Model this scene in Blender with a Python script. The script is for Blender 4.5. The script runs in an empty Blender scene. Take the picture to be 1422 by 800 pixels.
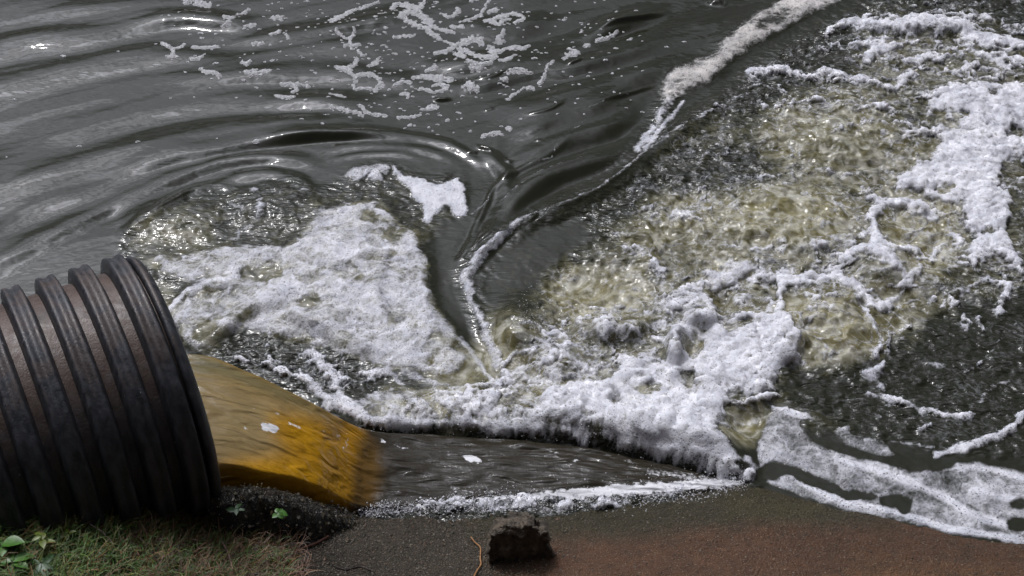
import bpy, bmesh, math, random
import numpy as np
from mathutils import Vector, Matrix
R = math.radians
random.seed(7); rng = np.random.default_rng(7)
scene = bpy.context.scene
C = scene.collection
# ------------------------------------------------------------------ camera
CAM_H, PITCH, FPX = 4.2, 40.0, 1975.0           # metres, degrees below horizontal, focal length in photo pixels
cd = bpy.data.cameras.new('camera'); cam = bpy.data.objects.new('camera', cd); C.objects.link(cam)
cam.location = (0, 0, CAM_H); cam.rotation_euler = (R(90-PITCH), 0, 0)
cd.sensor_width = 36; cd.lens = 36*FPX/1422; cd.clip_start = .05; cd.clip_end = 3000
scene.camera = cam
# ------------------------------------------------------------------ light
SUN_EL, SUN_AZ = 57.0, -32.0                     # azimuth from +Y, negative = left
w = bpy.data.worlds.new('World'); scene.world = w; w.use_nodes = True
nt = w.node_tree; nt.nodes.clear()
out = nt.nodes.new('ShaderNodeOutputWorld'); bg = nt.nodes.new('ShaderNodeBackground')
sky = nt.nodes.new('ShaderNodeTexSky'); sky.sky_type = 'NISHITA'; sky.sun_disc = False
sky.sun_elevation = R(SUN_EL); sky.sun_rotation = R(SUN_AZ); sky.dust_density = 6; sky.air_density = 1.6; sky.ozone_density = 1
hs = nt.nodes.new('ShaderNodeHueSaturation'); hs.inputs['Saturation'].default_value = .22
# thin broken high cloud over the sky
tc = nt.nodes.new('ShaderNodeTexCoord'); cn = nt.nodes.new('ShaderNodeTexNoise')
cn.inputs['Scale'].default_value = 2.2; cn.inputs['Detail'].default_value = 2; cn.inputs['Distortion'].default_value = .6
cr = nt.nodes.new('ShaderNodeMapRange'); cr.inputs[1].default_value = .36; cr.inputs[2].default_value = .66
cr.inputs[3].default_value = .6; cr.inputs[4].default_value = 1.7
mul = nt.nodes.new('ShaderNodeVectorMath'); mul.operation = 'MULTIPLY'
cm = nt.nodes.new('ShaderNodeMapping'); cm.inputs['Scale'].default_value = (.55, .7, 4.2); nt.links.new(tc.outputs['Generated'], cm.inputs['Vector']); nt.links.new(cm.outputs[0], cn.inputs['Vector']); nt.links.new(cn.outputs['Fac'], cr.inputs[0])
nt.links.new(sky.outputs[0], hs.inputs['Color']); tnt = nt.nodes.new('ShaderNodeMix'); tnt.data_type = 'RGBA'; tnt.blend_type = 'MULTIPLY'; tnt.inputs[0].default_value = 1; tnt.inputs[7].default_value = (.96, 1.0, 1.12, 1); nt.links.new(hs.outputs[0], tnt.inputs[6]); nt.links.new(tnt.outputs[2], mul.inputs[0]); nt.links.new(cr.outputs[0], mul.inputs[1])
# thin haze brightens the sky around the veiled sun
dt = nt.nodes.new('ShaderNodeVectorMath'); dt.operation = 'DOT_PRODUCT'; nt.links.new(tc.outputs['Generated'], dt.inputs[0])
dt.inputs[1].default_value = (math.sin(R(SUN_AZ))*math.cos(R(SUN_EL)), math.cos(R(SUN_AZ))*math.cos(R(SUN_EL)), math.sin(R(SUN_EL)))
gl = nt.nodes.new('ShaderNodeMapRange'); gl.inputs[1].default_value = .72; gl.inputs[2].default_value = 1.0; gl.inputs[3].default_value = .50; gl.inputs[4].default_value = 3.0
nt.links.new(dt.outputs['Value'], gl.inputs[0])
mul2 = nt.nodes.new('ShaderNodeVectorMath'); mul2.operation = 'MULTIPLY'; nt.links.new(mul.outputs[0], mul2.inputs[0]); nt.links.new(gl.outputs[0], mul2.inputs[1])
nt.links.new(mul2.outputs[0], bg.inputs[0]); bg.inputs[1].default_value = .13
nt.links.new(bg.outputs[0], out.inputs[0])
sd = bpy.data.lights.new('sun', 'SUN'); sd.energy = 2.6; sd.angle = R(5.0); sd.color = (1, .965, .94)
so = bpy.data.objects.new('sun', sd); C.objects.link(so)
az, el = R(SUN_AZ), R(SUN_EL)
to_sun = Vector((math.sin(az)*math.cos(el), math.cos(az)*math.cos(el), math.sin(el)))
so.rotation_euler = to_sun.to_track_quat('Z', 'Y').to_euler()
so.location = (0, 0, 20)
vs = scene.view_settings
scene.display_settings.display_device = 'sRGB'
vs.view_transform = 'Standard'; vs.look = 'None'; vs.gamma = 1; vs.use_curve_mapping = False; vs.exposure = -1.12

# ------------------------------------------------------------------ pixel <-> world
sp, cp = math.sin(R(PITCH)), math.cos(R(PITCH))
def at(u, v, z=0.0):                             # the point at height z seen at photo pixel u, v
    a = (u-711)/FPX; b = -(v-400)/FPX
    dx, dy, dz = a, cp+b*sp, -sp+b*cp
    t = (z-CAM_H)/dz
    return Vector((dx*t, dy*t, z))
def proj(x, y, z):
    zz = z-CAM_H
    dep = y*cp-zz*sp; up = y*sp+zz*cp
    dep = np.maximum(dep, .3)
    return 711+FPX*x/dep, 400-FPX*up/dep
# ------------------------------------------------------------------ numpy noise
def _perm(seed): return np.random.default_rng(seed).permutation(4096).astype(np.int64)
_P = _perm(3); _A = np.random.default_rng(5).uniform(0, 2*np.pi, 4096); _GX, _GY = np.cos(_A), np.sin(_A)
_J1 = np.random.default_rng(6).random(4096); _J2 = np.random.default_rng(8).random(4096)
def _h(i, j, s): return _P[(_P[(i+s*57) & 4095]+j) & 4095]
def gn(x, y, s=0):
    i = np.floor(x).astype(np.int64); j = np.floor(y).astype(np.int64); fx = x-i; fy = y-j
    u = fx*fx*fx*(fx*(fx*6-15)+10); v = fy*fy*fy*(fy*(fy*6-15)+10)
    def g(a, b):
        h = _h(i+a, j+b, s); return _GX[h]*(fx-a)+_GY[h]*(fy-b)
    n0 = g(0, 0)*(1-u)+g(1, 0)*u; n1 = g(0, 1)*(1-u)+g(1, 1)*u
    return (n0*(1-v)+n1*v)*1.5                    # about -1..1
def fbm(x, y, o=4, s=0, g=.5):
    t = 0; a = 1; n = 0
    for k in range(o):
        t = t+a*gn(x, y, s+k); n += a; a *= g; x = x*2.03+7.1; y = y*2.03-3.7
    return t/n
def ridged(x, y, o=4, s=0, g=.5):
    t = 0; a = 1; n = 0
    for k in range(o):
        t = t+a*(1-np.abs(gn(x, y, s+k))*1.6); n += a; a *= g; x = x*2.03+7.1; y = y*2.03-3.7
    return t/n
def worley(x, y, s=0):
    i = np.floor(x).astype(np.int64); j = np.floor(y).astype(np.int64); f1 = np.full(x.shape, 9.); f2 = np.full(x.shape, 9.)
    for a in (-1, 0, 1):
        for b in (-1, 0, 1):
            h = _h(i+a, j+b, s); d = np.hypot(i+a+_J1[h]-x, j+b+_J2[h]-y)
            f2 = np.minimum(f2, np.maximum(f1, d)); f1 = np.minimum(f1, d)
    return f1, f2
def sst(a, b, x):
    t = np.clip((x-a)/(b-a), 0, 1); return t*t*(3-2*t)
# ------------------------------------------------------------------ canvases: maps of the water laid out over the place
U0, V0, U1, V1, ST = -420, -420, 1860, 1000, 1.6
CU = np.arange(U0, U1, ST); CV = np.arange(V0, V1, ST); NU, NV = len(CU), len(CV)
def canvas(v=0.): return np.full((NV, NU), float(v), dtype=np.float64)
def box(pts, pad):
    us = [p[0] for p in pts]; vs_ = [p[1] for p in pts]
    a = max(0, int((min(us)-pad-U0)/ST)); b = min(NU, int((max(us)+pad-U0)/ST)+2)
    c = max(0, int((min(vs_)-pad-V0)/ST)); d = min(NV, int((max(vs_)+pad-V0)/ST)+2)
    return slice(c, d), slice(a, b)
def smooth(pts, n=6):                             # Catmull-Rom through the traced points
    if len(pts) < 3: return pts
    P = [tuple(2*a-b for a, b in zip(pts[0], pts[1]))]+list(pts)+[tuple(2*a-b for a, b in zip(pts[-1], pts[-2]))]
    o = []
    for k in range(1, len(P)-2):
        for m in range(n):
            t = m/n
            o.append(tuple(.5*((2*b)+(c-a)*t+(2*a-5*b+4*c-d)*t*t+(3*b-a-3*c+d)*t**3) for a, b, c, d in zip(P[k-1], P[k], P[k+1], P[k+2])))
    o.append(tuple(pts[-1])); return o
def stroke_field(pts, soft=1.0, curve=True):
    """pts: (u, v, halfwidth); returns slices and 0..1 field (1 on the line, .5 at the half width)"""
    pts = smooth(pts) if curve else pts
    mw = max(p[2] for p in pts); sl = box(pts, mw*2.2*soft+4)
    uu, vv = np.meshgrid(CU[sl[1]], CV[sl[0]])
    best = np.full(uu.shape, 1e9)
    for p, q in zip(pts[:-1], pts[1:]):
        dx, dy = q[0]-p[0], q[1]-p[1]; L = dx*dx+dy*dy+1e-9
        t = np.clip(((uu-p[0])*dx+(vv-p[1])*dy)/L, 0, 1)
        d = np.hypot(uu-p[0]-t*dx, vv-p[1]-t*dy)/(p[2]+(q[2]-p[2])*t)
        best = np.minimum(best, d)
    return sl, 1-sst(1-.95*soft if soft < 1 else .05, 1+.95*soft, best)
def stroke(cv, pts, val, soft=1.0, mode='max', curve=True):
    if len(pts) == 1: pts = [pts[0], (pts[0][0]+.5, pts[0][1], pts[0][2])]
    sl, f = stroke_field(pts, soft, curve)
    if mode == 'max': cv[sl] = np.maximum(cv[sl], f*val)
    elif mode == 'add': cv[sl] += f*val
    elif mode == 'set': cv[sl] = cv[sl]*(1-f)+val*f
def blur(a, s):
    s /= ST
    if s < .4: return a
    r = int(s*3)+1; k = np.exp(-.5*(np.arange(-r, r+1)/s)**2); k /= k.sum()
    for ax in (0, 1):
        p = [(0, 0), (0, 0)]; p[ax] = (r, r); b = np.pad(a, p, mode='edge'); n = a.shape[ax]
        a = sum(k[i]*(b[i:i+n] if ax == 0 else b[:, i:i+n]) for i in range(2*r+1))
    return a
def poly(cv, pts, val, soft=6, mode='max'):
    sl = box(pts, soft*3); uu, vv = np.meshgrid(CU[sl[1]], CV[sl[0]])
    ins = np.zeros(uu.shape, bool)
    for (x1, y1), (x2, y2) in zip(pts, pts[1:]+pts[:1]):
        if y1 == y2: continue
        ins ^= ((y1 > vv) != (y2 > vv)) & (uu < (x2-x1)*(vv-y1)/(y2-y1)+x1)
    f = blur(ins.astype(float), soft)
    if mode == 'max': cv[sl] = np.maximum(cv[sl], f*val)
    elif mode == 'add': cv[sl] += f*val
    elif mode == 'set': cv[sl] = cv[sl]*(1-f)+val*f
def ell(cv, u, v, a, b, val, soft=4, mode='set', rot=0):
    c, s = math.cos(R(rot)), math.sin(R(rot))
    poly(cv, [(u+a*math.cos(t)*c-b*math.sin(t)*s, v+a*math.cos(t)*s+b*math.sin(t)*c) for t in np.linspace(0, 2*np.pi, 20)[:-1]], val, soft, mode)
def samp(cv, u, v):
    x = np.clip((u-U0)/ST, 0, NU-1.001); y = np.clip((v-V0)/ST, 0, NV-1.001)
    i = x.astype(np.int32); j = y.astype(np.int32); fx = x-i; fy = y-j
    return (cv[j, i]*(1-fx)+cv[j, i+1]*fx)*(1-fy)+(cv[j+1, i]*(1-fx)+cv[j+1, i+1]*fx)*fy

FO = canvas(); AE = canvas(); CH = canvas(.04); HT = canvas(); TN = canvas()   # foam, aeration, chop, height, tan stain
UU, VV = np.meshgrid(CU, CV)
# --- broad zones
TURB = [(690, 470), (665, 400), (700, 340), (760, 305), (850, 262), (900, 225), (950, 170), (1010, 120), (1090, 60), (1180, 12), (1300, -60), (1800, -120), (1860, 600), (1422, 600), (1250, 600), (1080, 600), (900, 620), (700, 590), (560, 590), (520, 560), (600, 530), (690, 520)]
poly(CH, TURB, .8, 10)
poly(FO, TURB, .3, 16)
poly(AE, TURB, .3, 20)
poly(AE, [(720, 470), (740, 390), (830, 340), (950, 270), (1080, 230), (1110, 150), (1250, 130), (1330, 200), (1350, 330), (1300, 420), (1230, 500), (1090, 510), (1000, 600), (700, 600), (520, 590), (560, 540), (700, 530)], .46, 22)
# left boil
BOILL = [(160, 345), (175, 322), (215, 295), (262, 268), (300, 258), (345, 262), (372, 250), (420, 245), (440, 262), (470, 250), (500, 232), (545, 225), (590, 245), (645, 240), (660, 300), (610, 330), (600, 430), (680, 520), (600, 600), (500, 600), (400, 540), (250, 480), (210, 420)]
poly(CH, BOILL, .45, 6); poly(AE, BOILL, .20, 12); poly(FO, BOILL, .16, 8)
# smooth tongues of dark water between
for P in ([(655, 240), (700, 225), (720, 250), (690, 300), (655, 350), (640, 380), (640, 430), (665, 500), (640, 480), (608, 430), (600, 380), (596, 345), (610, 305), (650, 300)],
          [(668, 400), (690, 350), (740, 318), (800, 300), (830, 330), (760, 380), (740, 430), (700, 430), (690, 470), (675, 440)]):
    poly(CH, P, .08, 7, 'set'); poly(FO, P, 0, 5, 'set'); poly(AE, P, .12, 7, 'set')
poly(CH, [(740, 300), (850, 225), (900, 180), (935, 150), (960, 120), (900, 215), (850, 258), (780, 292)], .3, 6, 'set')
# dark streaming water lower right
DR = [(1090, 512), (1150, 505), (1235, 495), (1290, 440), (1422, 400), (1600, 380), (1600, 650), (1422, 640), (1300, 625), (1200, 605), (1130, 580), (1085, 562)]
poly(AE, DR, .1, 12, 'set'); poly(FO, DR, .16, 9, 'set'); poly(CH, DR, .62, 8, 'set')
# dark reddish tongue of the upper turbulence
poly(AE, [(760, 310), (880, 240), (960, 200), (1060, 190), (1080, 250), (980, 262), (900, 300), (800, 350)], .14, 16, 'set')
poly(AE, [(960, 130), (1060, 60), (1200, -20), (1422, -60), (1422, 20), (1200, 20), (1180, 100), (1020, 170)], .12, 16, 'set')
poly(AE, [(1340, 0), (1422, 0), (1500, 60), (1422, 50)], .05, 16, 'set')
poly(AE, [(700, 340), (780, 360), (740, 410), (700, 420)], .15, 12, 'set')
# khaki boils of aerated water
for (u, v, a, b, x) in ((830, 410, 75, 34, 1), (905, 330, 40, 25, .6), (1095, 300, 85, 40, 1), (960, 300, 60, 30, .75), (1120, 190, 70, 40, .7), (1180, 150, 60, 16, .7), (1280, 330, 45, 55, 1),
                        (1300, 285, 40, 20, .95), (1150, 455, 70, 50, 1), (1040, 590, 40, 26, .95), (985, 480, 25, 30, .95), (1010, 375, 40, 30, .85), (1230, 215, 55, 40, .6),
                        (640, 505, 45, 24, .95), (700, 480, 28, 36, .95), (760, 530, 45, 25, .8), (1250, 75, 50, 12, .6), (1235, 95, 20, 14, .5), (1330, 95, 40, 6, .7), (1320, 165, 18, 14, .8), (1255, 440, 20, 26, .8), (215, 420, 28, 20, .5), (290, 470, 30, 20, .4), (240, 320, 60, 22, .5), (360, 380, 30, 12, .45), (850, 560, 160, 20, .75), (600, 565, 90, 20, .9)):
    ell(AE, u, v, a, b, x, 12)
# --- left raft of foam
RAFT = [(430, 278), (462, 284), (492, 279), (522, 273), (538, 285), (548, 300), (560, 312), (583, 316), (583, 340), (592, 355), (597, 380), (600, 405), (604, 418), (612, 432), (625, 446), (640, 470), (655, 500), (640, 520), (601, 525), (574, 515), (530, 514), (497, 500), (462, 494), (425, 480), (390, 474), (370, 468), (340, 460), (315, 467), (285, 489), (268, 487), (250, 468), (235, 437), (250, 415), (285, 395), (240, 388), (205, 378), (190, 358), (220, 354), (255, 358), (275, 350), (310, 340), (345, 340), (395, 342), (415, 325), (435, 300)]
REG = {}
def region(name, *cvs): REG[name] = None
poly(FO, RAFT, .69, 5)
poly(AE, RAFT, .45, 5)
poly(FO, [(200, 365), (270, 350), (400, 350), (430, 400), (330, 420), (290, 445), (260, 480), (236, 437), (270, 402)], .64, 10, 'set')
UP = [(540, 226), (550, 229), (560, 243), (590, 247), (612, 253), (640, 243), (646, 262), (648, 282), (650, 302), (632, 302), (622, 288), (605, 300), (592, 316), (583, 285), (570, 264), (550, 248)]
poly(FO, UP, .92, 3)
poly(FO, [(470, 245), (488, 228), (518, 225), (540, 226), (545, 240), (530, 254), (512, 247), (490, 258)], .74, 4)
stroke(FO, [(350, 262, 9), (362, 280, 8), (358, 305, 9), (335, 325, 9), (320, 330, 6)], .62)
stroke(FO, [(322, 283, 6), (340, 290, 5), (355, 292, 5)], .55)
stroke(FO, [(365, 265, 8), (400, 268, 6), (430, 262, 4)], .45)
stroke(FO, [(440, 295, 14), (500, 290, 12), (525, 290, 6)], .6)
for (u, v, a, b, x, r) in ((362, 378, 30, 10, .3, -5), (228, 408, 30, 17, .1, -15), (288, 462, 15, 16, .25, -40), (429, 416, 13, 6, .05, -15), (338, 440, 7, 3, .2, -40), (513, 300, 12, 7, .3, 30), (545, 328, 11, 8, .3, 0), (610, 465, 8, 3, .3, 10), (498, 383, 5, 5, .3, 0), (640, 478, 8, 4, .2, 20), (545, 275, 20, 26, .22, -30), (215, 372, 12, 8, .3, 0)):
    ell(FO, u, v, a, b, x, 3, rot=r)
stroke(FO, [(232, 437, 6), (250, 412, 6), (285, 395, 7), (330, 385, 6)], .8)
# chop between raft and outflow
ell(CH, 400, 505, 120, 26, 1.0, 8, rot=14)
poly(AE, [(285, 489), (340, 462), (430, 482), (500, 503), (540, 520), (500, 560), (440, 545), (360, 520)], .05, 5, 'set')
poly(FO, [(290, 489), (340, 465), (430, 484), (540, 520), (500, 560), (440, 545), (360, 520)], .22, 5, 'set')
stroke(FO, [(372, 480, 5), (378, 505, 8), (400, 525, 8), (430, 540, 8)], .62)
stroke(FO, [(432, 492, 10), (452, 515, 13), (470, 545, 14), (500, 570, 12)], .78)
stroke(FO, [(330, 502, 4), (370, 512, 4), (420, 530, 5), (470, 560, 9), (520, 585, 12), (560, 585, 10)], .85)
# --- thin transparent foam at the head of the ridge
for P in ([(560, 515, 8), (600, 530, 5), (650, 540, 5), (700, 530, 5)], [(640, 470, 8), (665, 500, 7), (680, 530, 6)], [(500, 525, 8), (540, 515, 8), (560, 530, 6)], [(545, 540, 5), (535, 570, 6)]):
    stroke(FO, P, .68)
# --- ribbons
stroke(FO, [(738, 298, 4), (712, 316, 7), (682, 342, 8), (660, 365, 9), (648, 385, 10), (655, 415, 10), (668, 445, 10), (680, 475, 11), (690, 505, 11)], .72)
stroke(CH, [(738, 298, 8), (682, 342, 12), (648, 385, 14), (668, 445, 14), (690, 505, 14)], .45)
stroke(FO, [(738, 298, 3.5), (790, 281, 3.5), (830, 262, 3.5), (865, 238, 4), (893, 212, 4), (925, 188, 4), (960, 168, 3), (1000, 148, 2.5), (1040, 130, 2)], .62)
DIAG = [(908, 132), (920, 108), (933, 92), (985, 73), (1010, 47), (1047, 17), (1072, 2), (1110, -20), (1200, -60), (1230, -50), (1185, -5), (1150, 13), (1100, 36), (1085, 48), (1045, 68), (1015, 88), (985, 121), (965, 126), (945, 138), (915, 142)]
poly(FO, DIAG, .76, 8); poly(TN, DIAG, .5, 5); poly(CH, DIAG, .32, 8, 'set')
stroke(FO, [(930, 125, 12), (922, 150, 12), (908, 178, 11), (885, 205, 8)], .68); stroke(CH, [(940, 120, 14), (922, 150, 14), (900, 190, 12)], .5); stroke(FO, [(950, 140, 4), (925, 172, 5), (895, 205, 4)], .75)
ell(FO, 1075, 28, 28, 9, .5, 4, rot=-25)
# thin lines of bubbles left of the ribbon
for P in ([(690, 285, 2), (715, 262, 2), (760, 235, 2), (800, 222, 2), (845, 205, 2)], [(650, 300, 2.5), (672, 285, 3), (682, 270, 3)], [(735, 225, 2), (765, 215, 2), (780, 190, 1.5), (815, 165, 1.5)], [(820, 150, 2), (850, 137, 2), (880, 130, 2)]):
    stroke(FO, P, .56)
# --- right mass
RM = [(1288, 137), (1312, 118), (1350, 108), (1400, 112), (1440, 120), (1470, 150), (1455, 215), (1395, 222), (1388, 248), (1405, 262), (1408, 293), (1400, 315), (1402, 338), (1416, 361), (1426, 385), (1420, 400), (1405, 370), (1380, 352), (1365, 362), (1330, 357), (1350, 338), (1340, 320), (1343, 300), (1338, 290), (1300, 277), (1258, 274), (1240, 266), (1242, 252), (1262, 235), (1290, 216), (1310, 196), (1280, 190), (1302, 170), (1280, 155)]
poly(FO, RM, .96, 6); poly(FO, [(1180, 20), (1440, 10), (1440, 420), (1240, 420), (1200, 300), (1230, 200), (1150, 100)], .46, 18)
for P, x in (
    ([(1148, 48, 3), (1165, 37, 4), (1190, 30, 7), (1235, 40, 10), (1280, 34, 13), (1330, 33, 12), (1352, 48, 11), (1385, 58, 9), (1430, 66, 8)], .9),
    ([(1285, 15, 3), (1310, 14, 3)], .6), ([(1370, 28, 4), (1390, 36, 4), (1430, 42, 4)], .65),
    ([(1186, 66, 6), (1205, 62, 8), (1225, 60, 6)], .8), ([(1205, 86, 7), (1215, 74, 8), (1240, 64, 5), (1265, 61, 4), (1275, 60, 3)], .86),
    ([(1042, 98, 5), (1070, 100, 6), (1100, 100, 5), (1118, 108, 4), (1150, 104, 4), (1180, 107, 4.5), (1215, 118, 5), (1240, 123, 6), (1262, 110, 6), (1272, 102, 4)], .88),
    ([(1258, 86, 4), (1290, 80, 5), (1330, 80, 5), (1345, 70, 5), (1365, 76, 7), (1400, 96, 6), (1410, 104, 3)], .8),
    ([(1340, 96, 3), (1365, 107, 3), (1400, 108, 3)], .6), ([(1375, 78, 5), (1400, 82, 4), (1440, 90, 5)], .8), ([(1290, 52, 4), (1312, 68, 5), (1335, 68, 3)], .7),
    ([(1060, 150, 3), (1095, 147, 3), (1115, 140, 4), (1150, 145, 3.5), (1175, 147, 5), (1220, 150, 4), (1240, 158, 6)], .7),
    ([(1075, 165, 2), (1100, 150, 2)], .6), ([(1245, 140, 6), (1275, 140, 7), (1300, 125, 6)], .6), ([(1165, 178, 4), (1190, 175, 4), (1230, 185, 5), (1240, 200, 5)], .55),
    ([(1035, 245, 4), (1070, 248, 3), (1098, 258, 4), (1100, 240, 3)], .6), ([(1090, 185, 3), (1100, 205, 5), (1100, 235, 4)], .5),
    ([(1198, 262, 3), (1207, 268, 4), (1214, 278, 5), (1225, 285, 8), (1250, 282, 6), (1275, 284, 6), (1287, 296, 3)], .88),
    ([(1222, 285, 8), (1212, 302, 7), (1214, 325, 6), (1220, 345, 10), (1228, 355, 12)], .92),
    ([(1225, 347, 8), (1195, 347, 5), (1175, 357, 5), (1169, 372, 6), (1162, 384, 8), (1140, 388, 7), (1110, 392, 6), (1086, 388, 5)], .92),
    ([(1215, 305, 3), (1190, 303, 2)], .7), ([(1225, 348, 7), (1250, 348, 4), (1268, 352, 3)], .8), ([(1230, 358, 10), (1248, 372, 8), (1258, 384, 5)], .85), ([(1255, 395, 6), (1266, 386, 7), (1276, 378, 6)], .9),
    ([(1162, 384, 8), (1185, 396, 6), (1200, 410, 6), (1218, 422, 6), (1232, 424, 7), (1238, 418, 5)], .86),
    ([(1235, 424, 4), (1235, 445, 4), (1233, 470, 4), (1230, 488, 3)], .72), ([(1186, 412, 4), (1203, 430, 4), (1215, 455, 4), (1219, 476, 4), (1214, 496, 4)], .78),
    ([(1087, 389, 7), (1084, 410, 6), (1082, 440, 8), (1094, 460, 11), (1104, 480, 8), (1098, 495, 6), (1086, 503, 4)], .92),
    ([(1245, 410, 4), (1262, 400, 3), (1290, 398, 5), (1298, 410, 3), (1288, 425, 2), (1262, 428, 2)], .62),
    ([(1303, 428, 2), (1316, 410, 4), (1345, 401, 5), (1360, 390, 5), (1376, 384, 3)], .72), ([(1372, 392, 3), (1392, 392, 3), (1400, 402, 4), (1392, 420, 5), (1387, 434, 7)], .78), ([(1318, 410, 4), (1322, 424, 6)], .8),
    ([(1316, 320, 4), (1330, 330, 5), (1350, 350, 8), (1352, 370, 6)], .75), ([(1340, 400, 2), (1345, 375, 2)], .6),
    ([(1205, 520, 8), (1212, 520, 8), (1225, 508, 4)], .8), ([(1216, 532, 3), (1226, 538, 4)], .7),
    ([(1204, 547, 2.5), (1228, 553, 3.5), (1250, 560, 5), (1275, 567, 3.5), (1300, 572, 2.5), (1322, 576, 4), (1338, 580, 4), (1356, 572, 2)], .74),
    ([(1280, 503, 1.5), (1316, 509, 2.5)], .68), ([(1348, 575, 4), (1362, 555, 4), (1380, 535, 3), (1400, 528, 3)], .56), ([(1340, 515, 1.6), (1360, 505, 1.6), (1400, 460, 1.6), (1415, 448, 1.6)], .58),
    ([(1425, 572, 5), (1402, 596, 5), (1378, 608, 6), (1352, 618, 8), (1325, 628, 7), (1302, 631, 4)], .88),
    ([(1336, 437, 2), (1342, 450, 3)], .7), ([(1357, 444, 3), (1366, 458, 2)], .7), ([(1338, 455, 4)], .7), ([(1218, 575, 5)], .7), ([(1255, 585, 4)], .65), ([(1280, 597, 5), (1290, 592, 3)], .7),
    ([(1262, 455, 4), (1245, 462, 3)], .6)):
    stroke(FO, [(u, v, s_*1.25+.6) for u, v, s_ in P], x, 1.0); stroke(FO, [(u, v, s_*2.6+3) for u, v, s_ in P], .5*x, 1.0)
for (u, v, a, b, x, r) in ((1316, 166, 20, 13, .15, 20), (1270, 268, 16, 6, .2, 0), (1312, 262, 18, 5, .3, 0), (1385, 262, 12, 4, .3, 20), (1340, 155, 8, 5, .3, 30), (1410, 185, 18, 10, .35, 0), (1380, 130, 8, 8, .4, 0), (1180, 372, 10, 9, .15, -30), (1215, 385, 18, 10, .45, 20), (1370, 320, 10, 5, .4, 0)):
    ell(FO, u, v, a, b, x, 3, rot=r)
# --- breaking mass in the middle
BM = [(445, 560), (500, 545), (540, 535), (600, 540), (680, 535), (712, 505), (755, 470), (810, 455), (835, 430), (900, 425), (960, 385), (1000, 372), (1040, 340), (1060, 345), (1088, 395), (1084, 440), (1105, 485), (1085, 505), (1078, 552), (1005, 560), (998, 590), (1020, 620), (1038, 652), (1010, 652), (960, 638), (880, 618), (830, 603), (760, 594), (680, 590), (600, 585), (530, 588)]
poly(FO, [(1000, 380), (1060, 340), (1200, 340), (1250, 380), (1240, 480), (1150, 505), (1100, 500), (1040, 520), (900, 520), (700, 560), (560, 560), (690, 520), (760, 440), (880, 400)], .5, 14); poly(FO, BM, .64, 6); stroke(FO, [(830, 440, 14), (900, 450, 14), (960, 400, 12), (1020, 370, 12), (1060, 350, 8)], .56)
WM = [(742, 560), (765, 535), (800, 522), (830, 528), (872, 500), (925, 498), (948, 462), (958, 490), (985, 468), (1040, 440), (1078, 435), (1103, 480), (1083, 505), (1078, 550), (1005, 558), (998, 590), (1014, 615), (1036, 650), (1010, 652), (960, 638), (880, 618), (820, 600), (760, 592), (700, 585)]
poly(FO, WM+[(700, 612)], .9, 6); stroke(FO, [(520, 590, 8), (600, 590, 10), (700, 594, 12), (800, 600, 14), (880, 618, 14), (960, 640, 14), (1020, 655, 12)], .82)
stroke(FO, [(450, 562, 10), (530, 580, 8), (600, 580, 7), (680, 585, 8), (760, 588, 10)], .7)
for P, x in (([(742, 488, 4), (750, 470, 5), (770, 466, 4), (800, 475, 5)], .7), ([(700, 520, 4), (704, 500, 4), (720, 488, 4), (745, 488, 4)], .75), ([(755, 480, 14), (790, 500, 14), (815, 520, 12)], .78),
             ([(850, 435, 4), (900, 440, 4), (930, 420, 6), (955, 430, 4), (960, 400, 3), (985, 372, 3)], .6), ([(930, 500, 5), (938, 480, 6), (938, 462, 4)], .95), ([(940, 465, 4), (975, 440, 7), (990, 450, 6), (995, 480, 5)], .82),
             ([(985, 440, 3), (1008, 442, 2)], .8), ([(872, 395, 5), (900, 415, 5), (930, 430, 5)], .5), ([(1035, 345, 8), (1070, 345, 6), (1100, 350, 5)], .62), ([(1040, 345, 8), (1030, 370, 8), (1020, 400, 8), (1045, 430, 14)], .6), ([(950, 285, 4), (985, 275, 4), (1000, 285, 3), (1008, 320, 2)], .55),
             ([(860, 340, 5), (900, 360, 5), (935, 395, 5)], .5), ([(1005, 556, 3), (1030, 561, 4), (1060, 556, 4), (1078, 551, 4)], .95), ([(1072, 568, 4), (1100, 572, 5), (1130, 583, 4)], .8), ([(1036, 640, 9), (1045, 655, 9), (1040, 668, 7)], .75), ([(1000, 668, 7), (1040, 662, 9)], .72)):
    stroke(FO, P, x)
for P in ([(850, 325, 10), (895, 355, 13), (930, 395, 16), (950, 420, 16)], [(1015, 345, 12), (1000, 390, 18), (965, 430, 18)], [(1085, 345, 12), (1150, 338, 12), (1205, 325, 10)], [(800, 450, 10), (840, 430, 12), (900, 440, 16)], [(560, 570, 12), (640, 565, 14), (740, 560, 16)], [(1120, 420, 14), (1180, 430, 14), (1200, 470, 10)], [(940, 300, 14), (980, 290, 10)]): stroke(FO, P, .6)
for (u, v, a, b, x, r) in ((962, 482, 13, 17, .15, 20), (958, 530, 12, 14, .4, -20), (1005, 425, 13, 14, .25, 0), (857, 556, 10, 10, .35, 0), (900, 540, 12, 8, .55, 0), (1060, 410, 14, 18, .4, 20), (1015, 550, 14, 4, .2, 15), (1035, 585, 25, 18, .16, -10), (1050, 620, 18, 10, .3, 0), (870, 480, 30, 12, .42, 0), (790, 513, 12, 8, .5, 0)):
    ell(FO, u, v, a, b, x, 5, rot=r)
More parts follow.
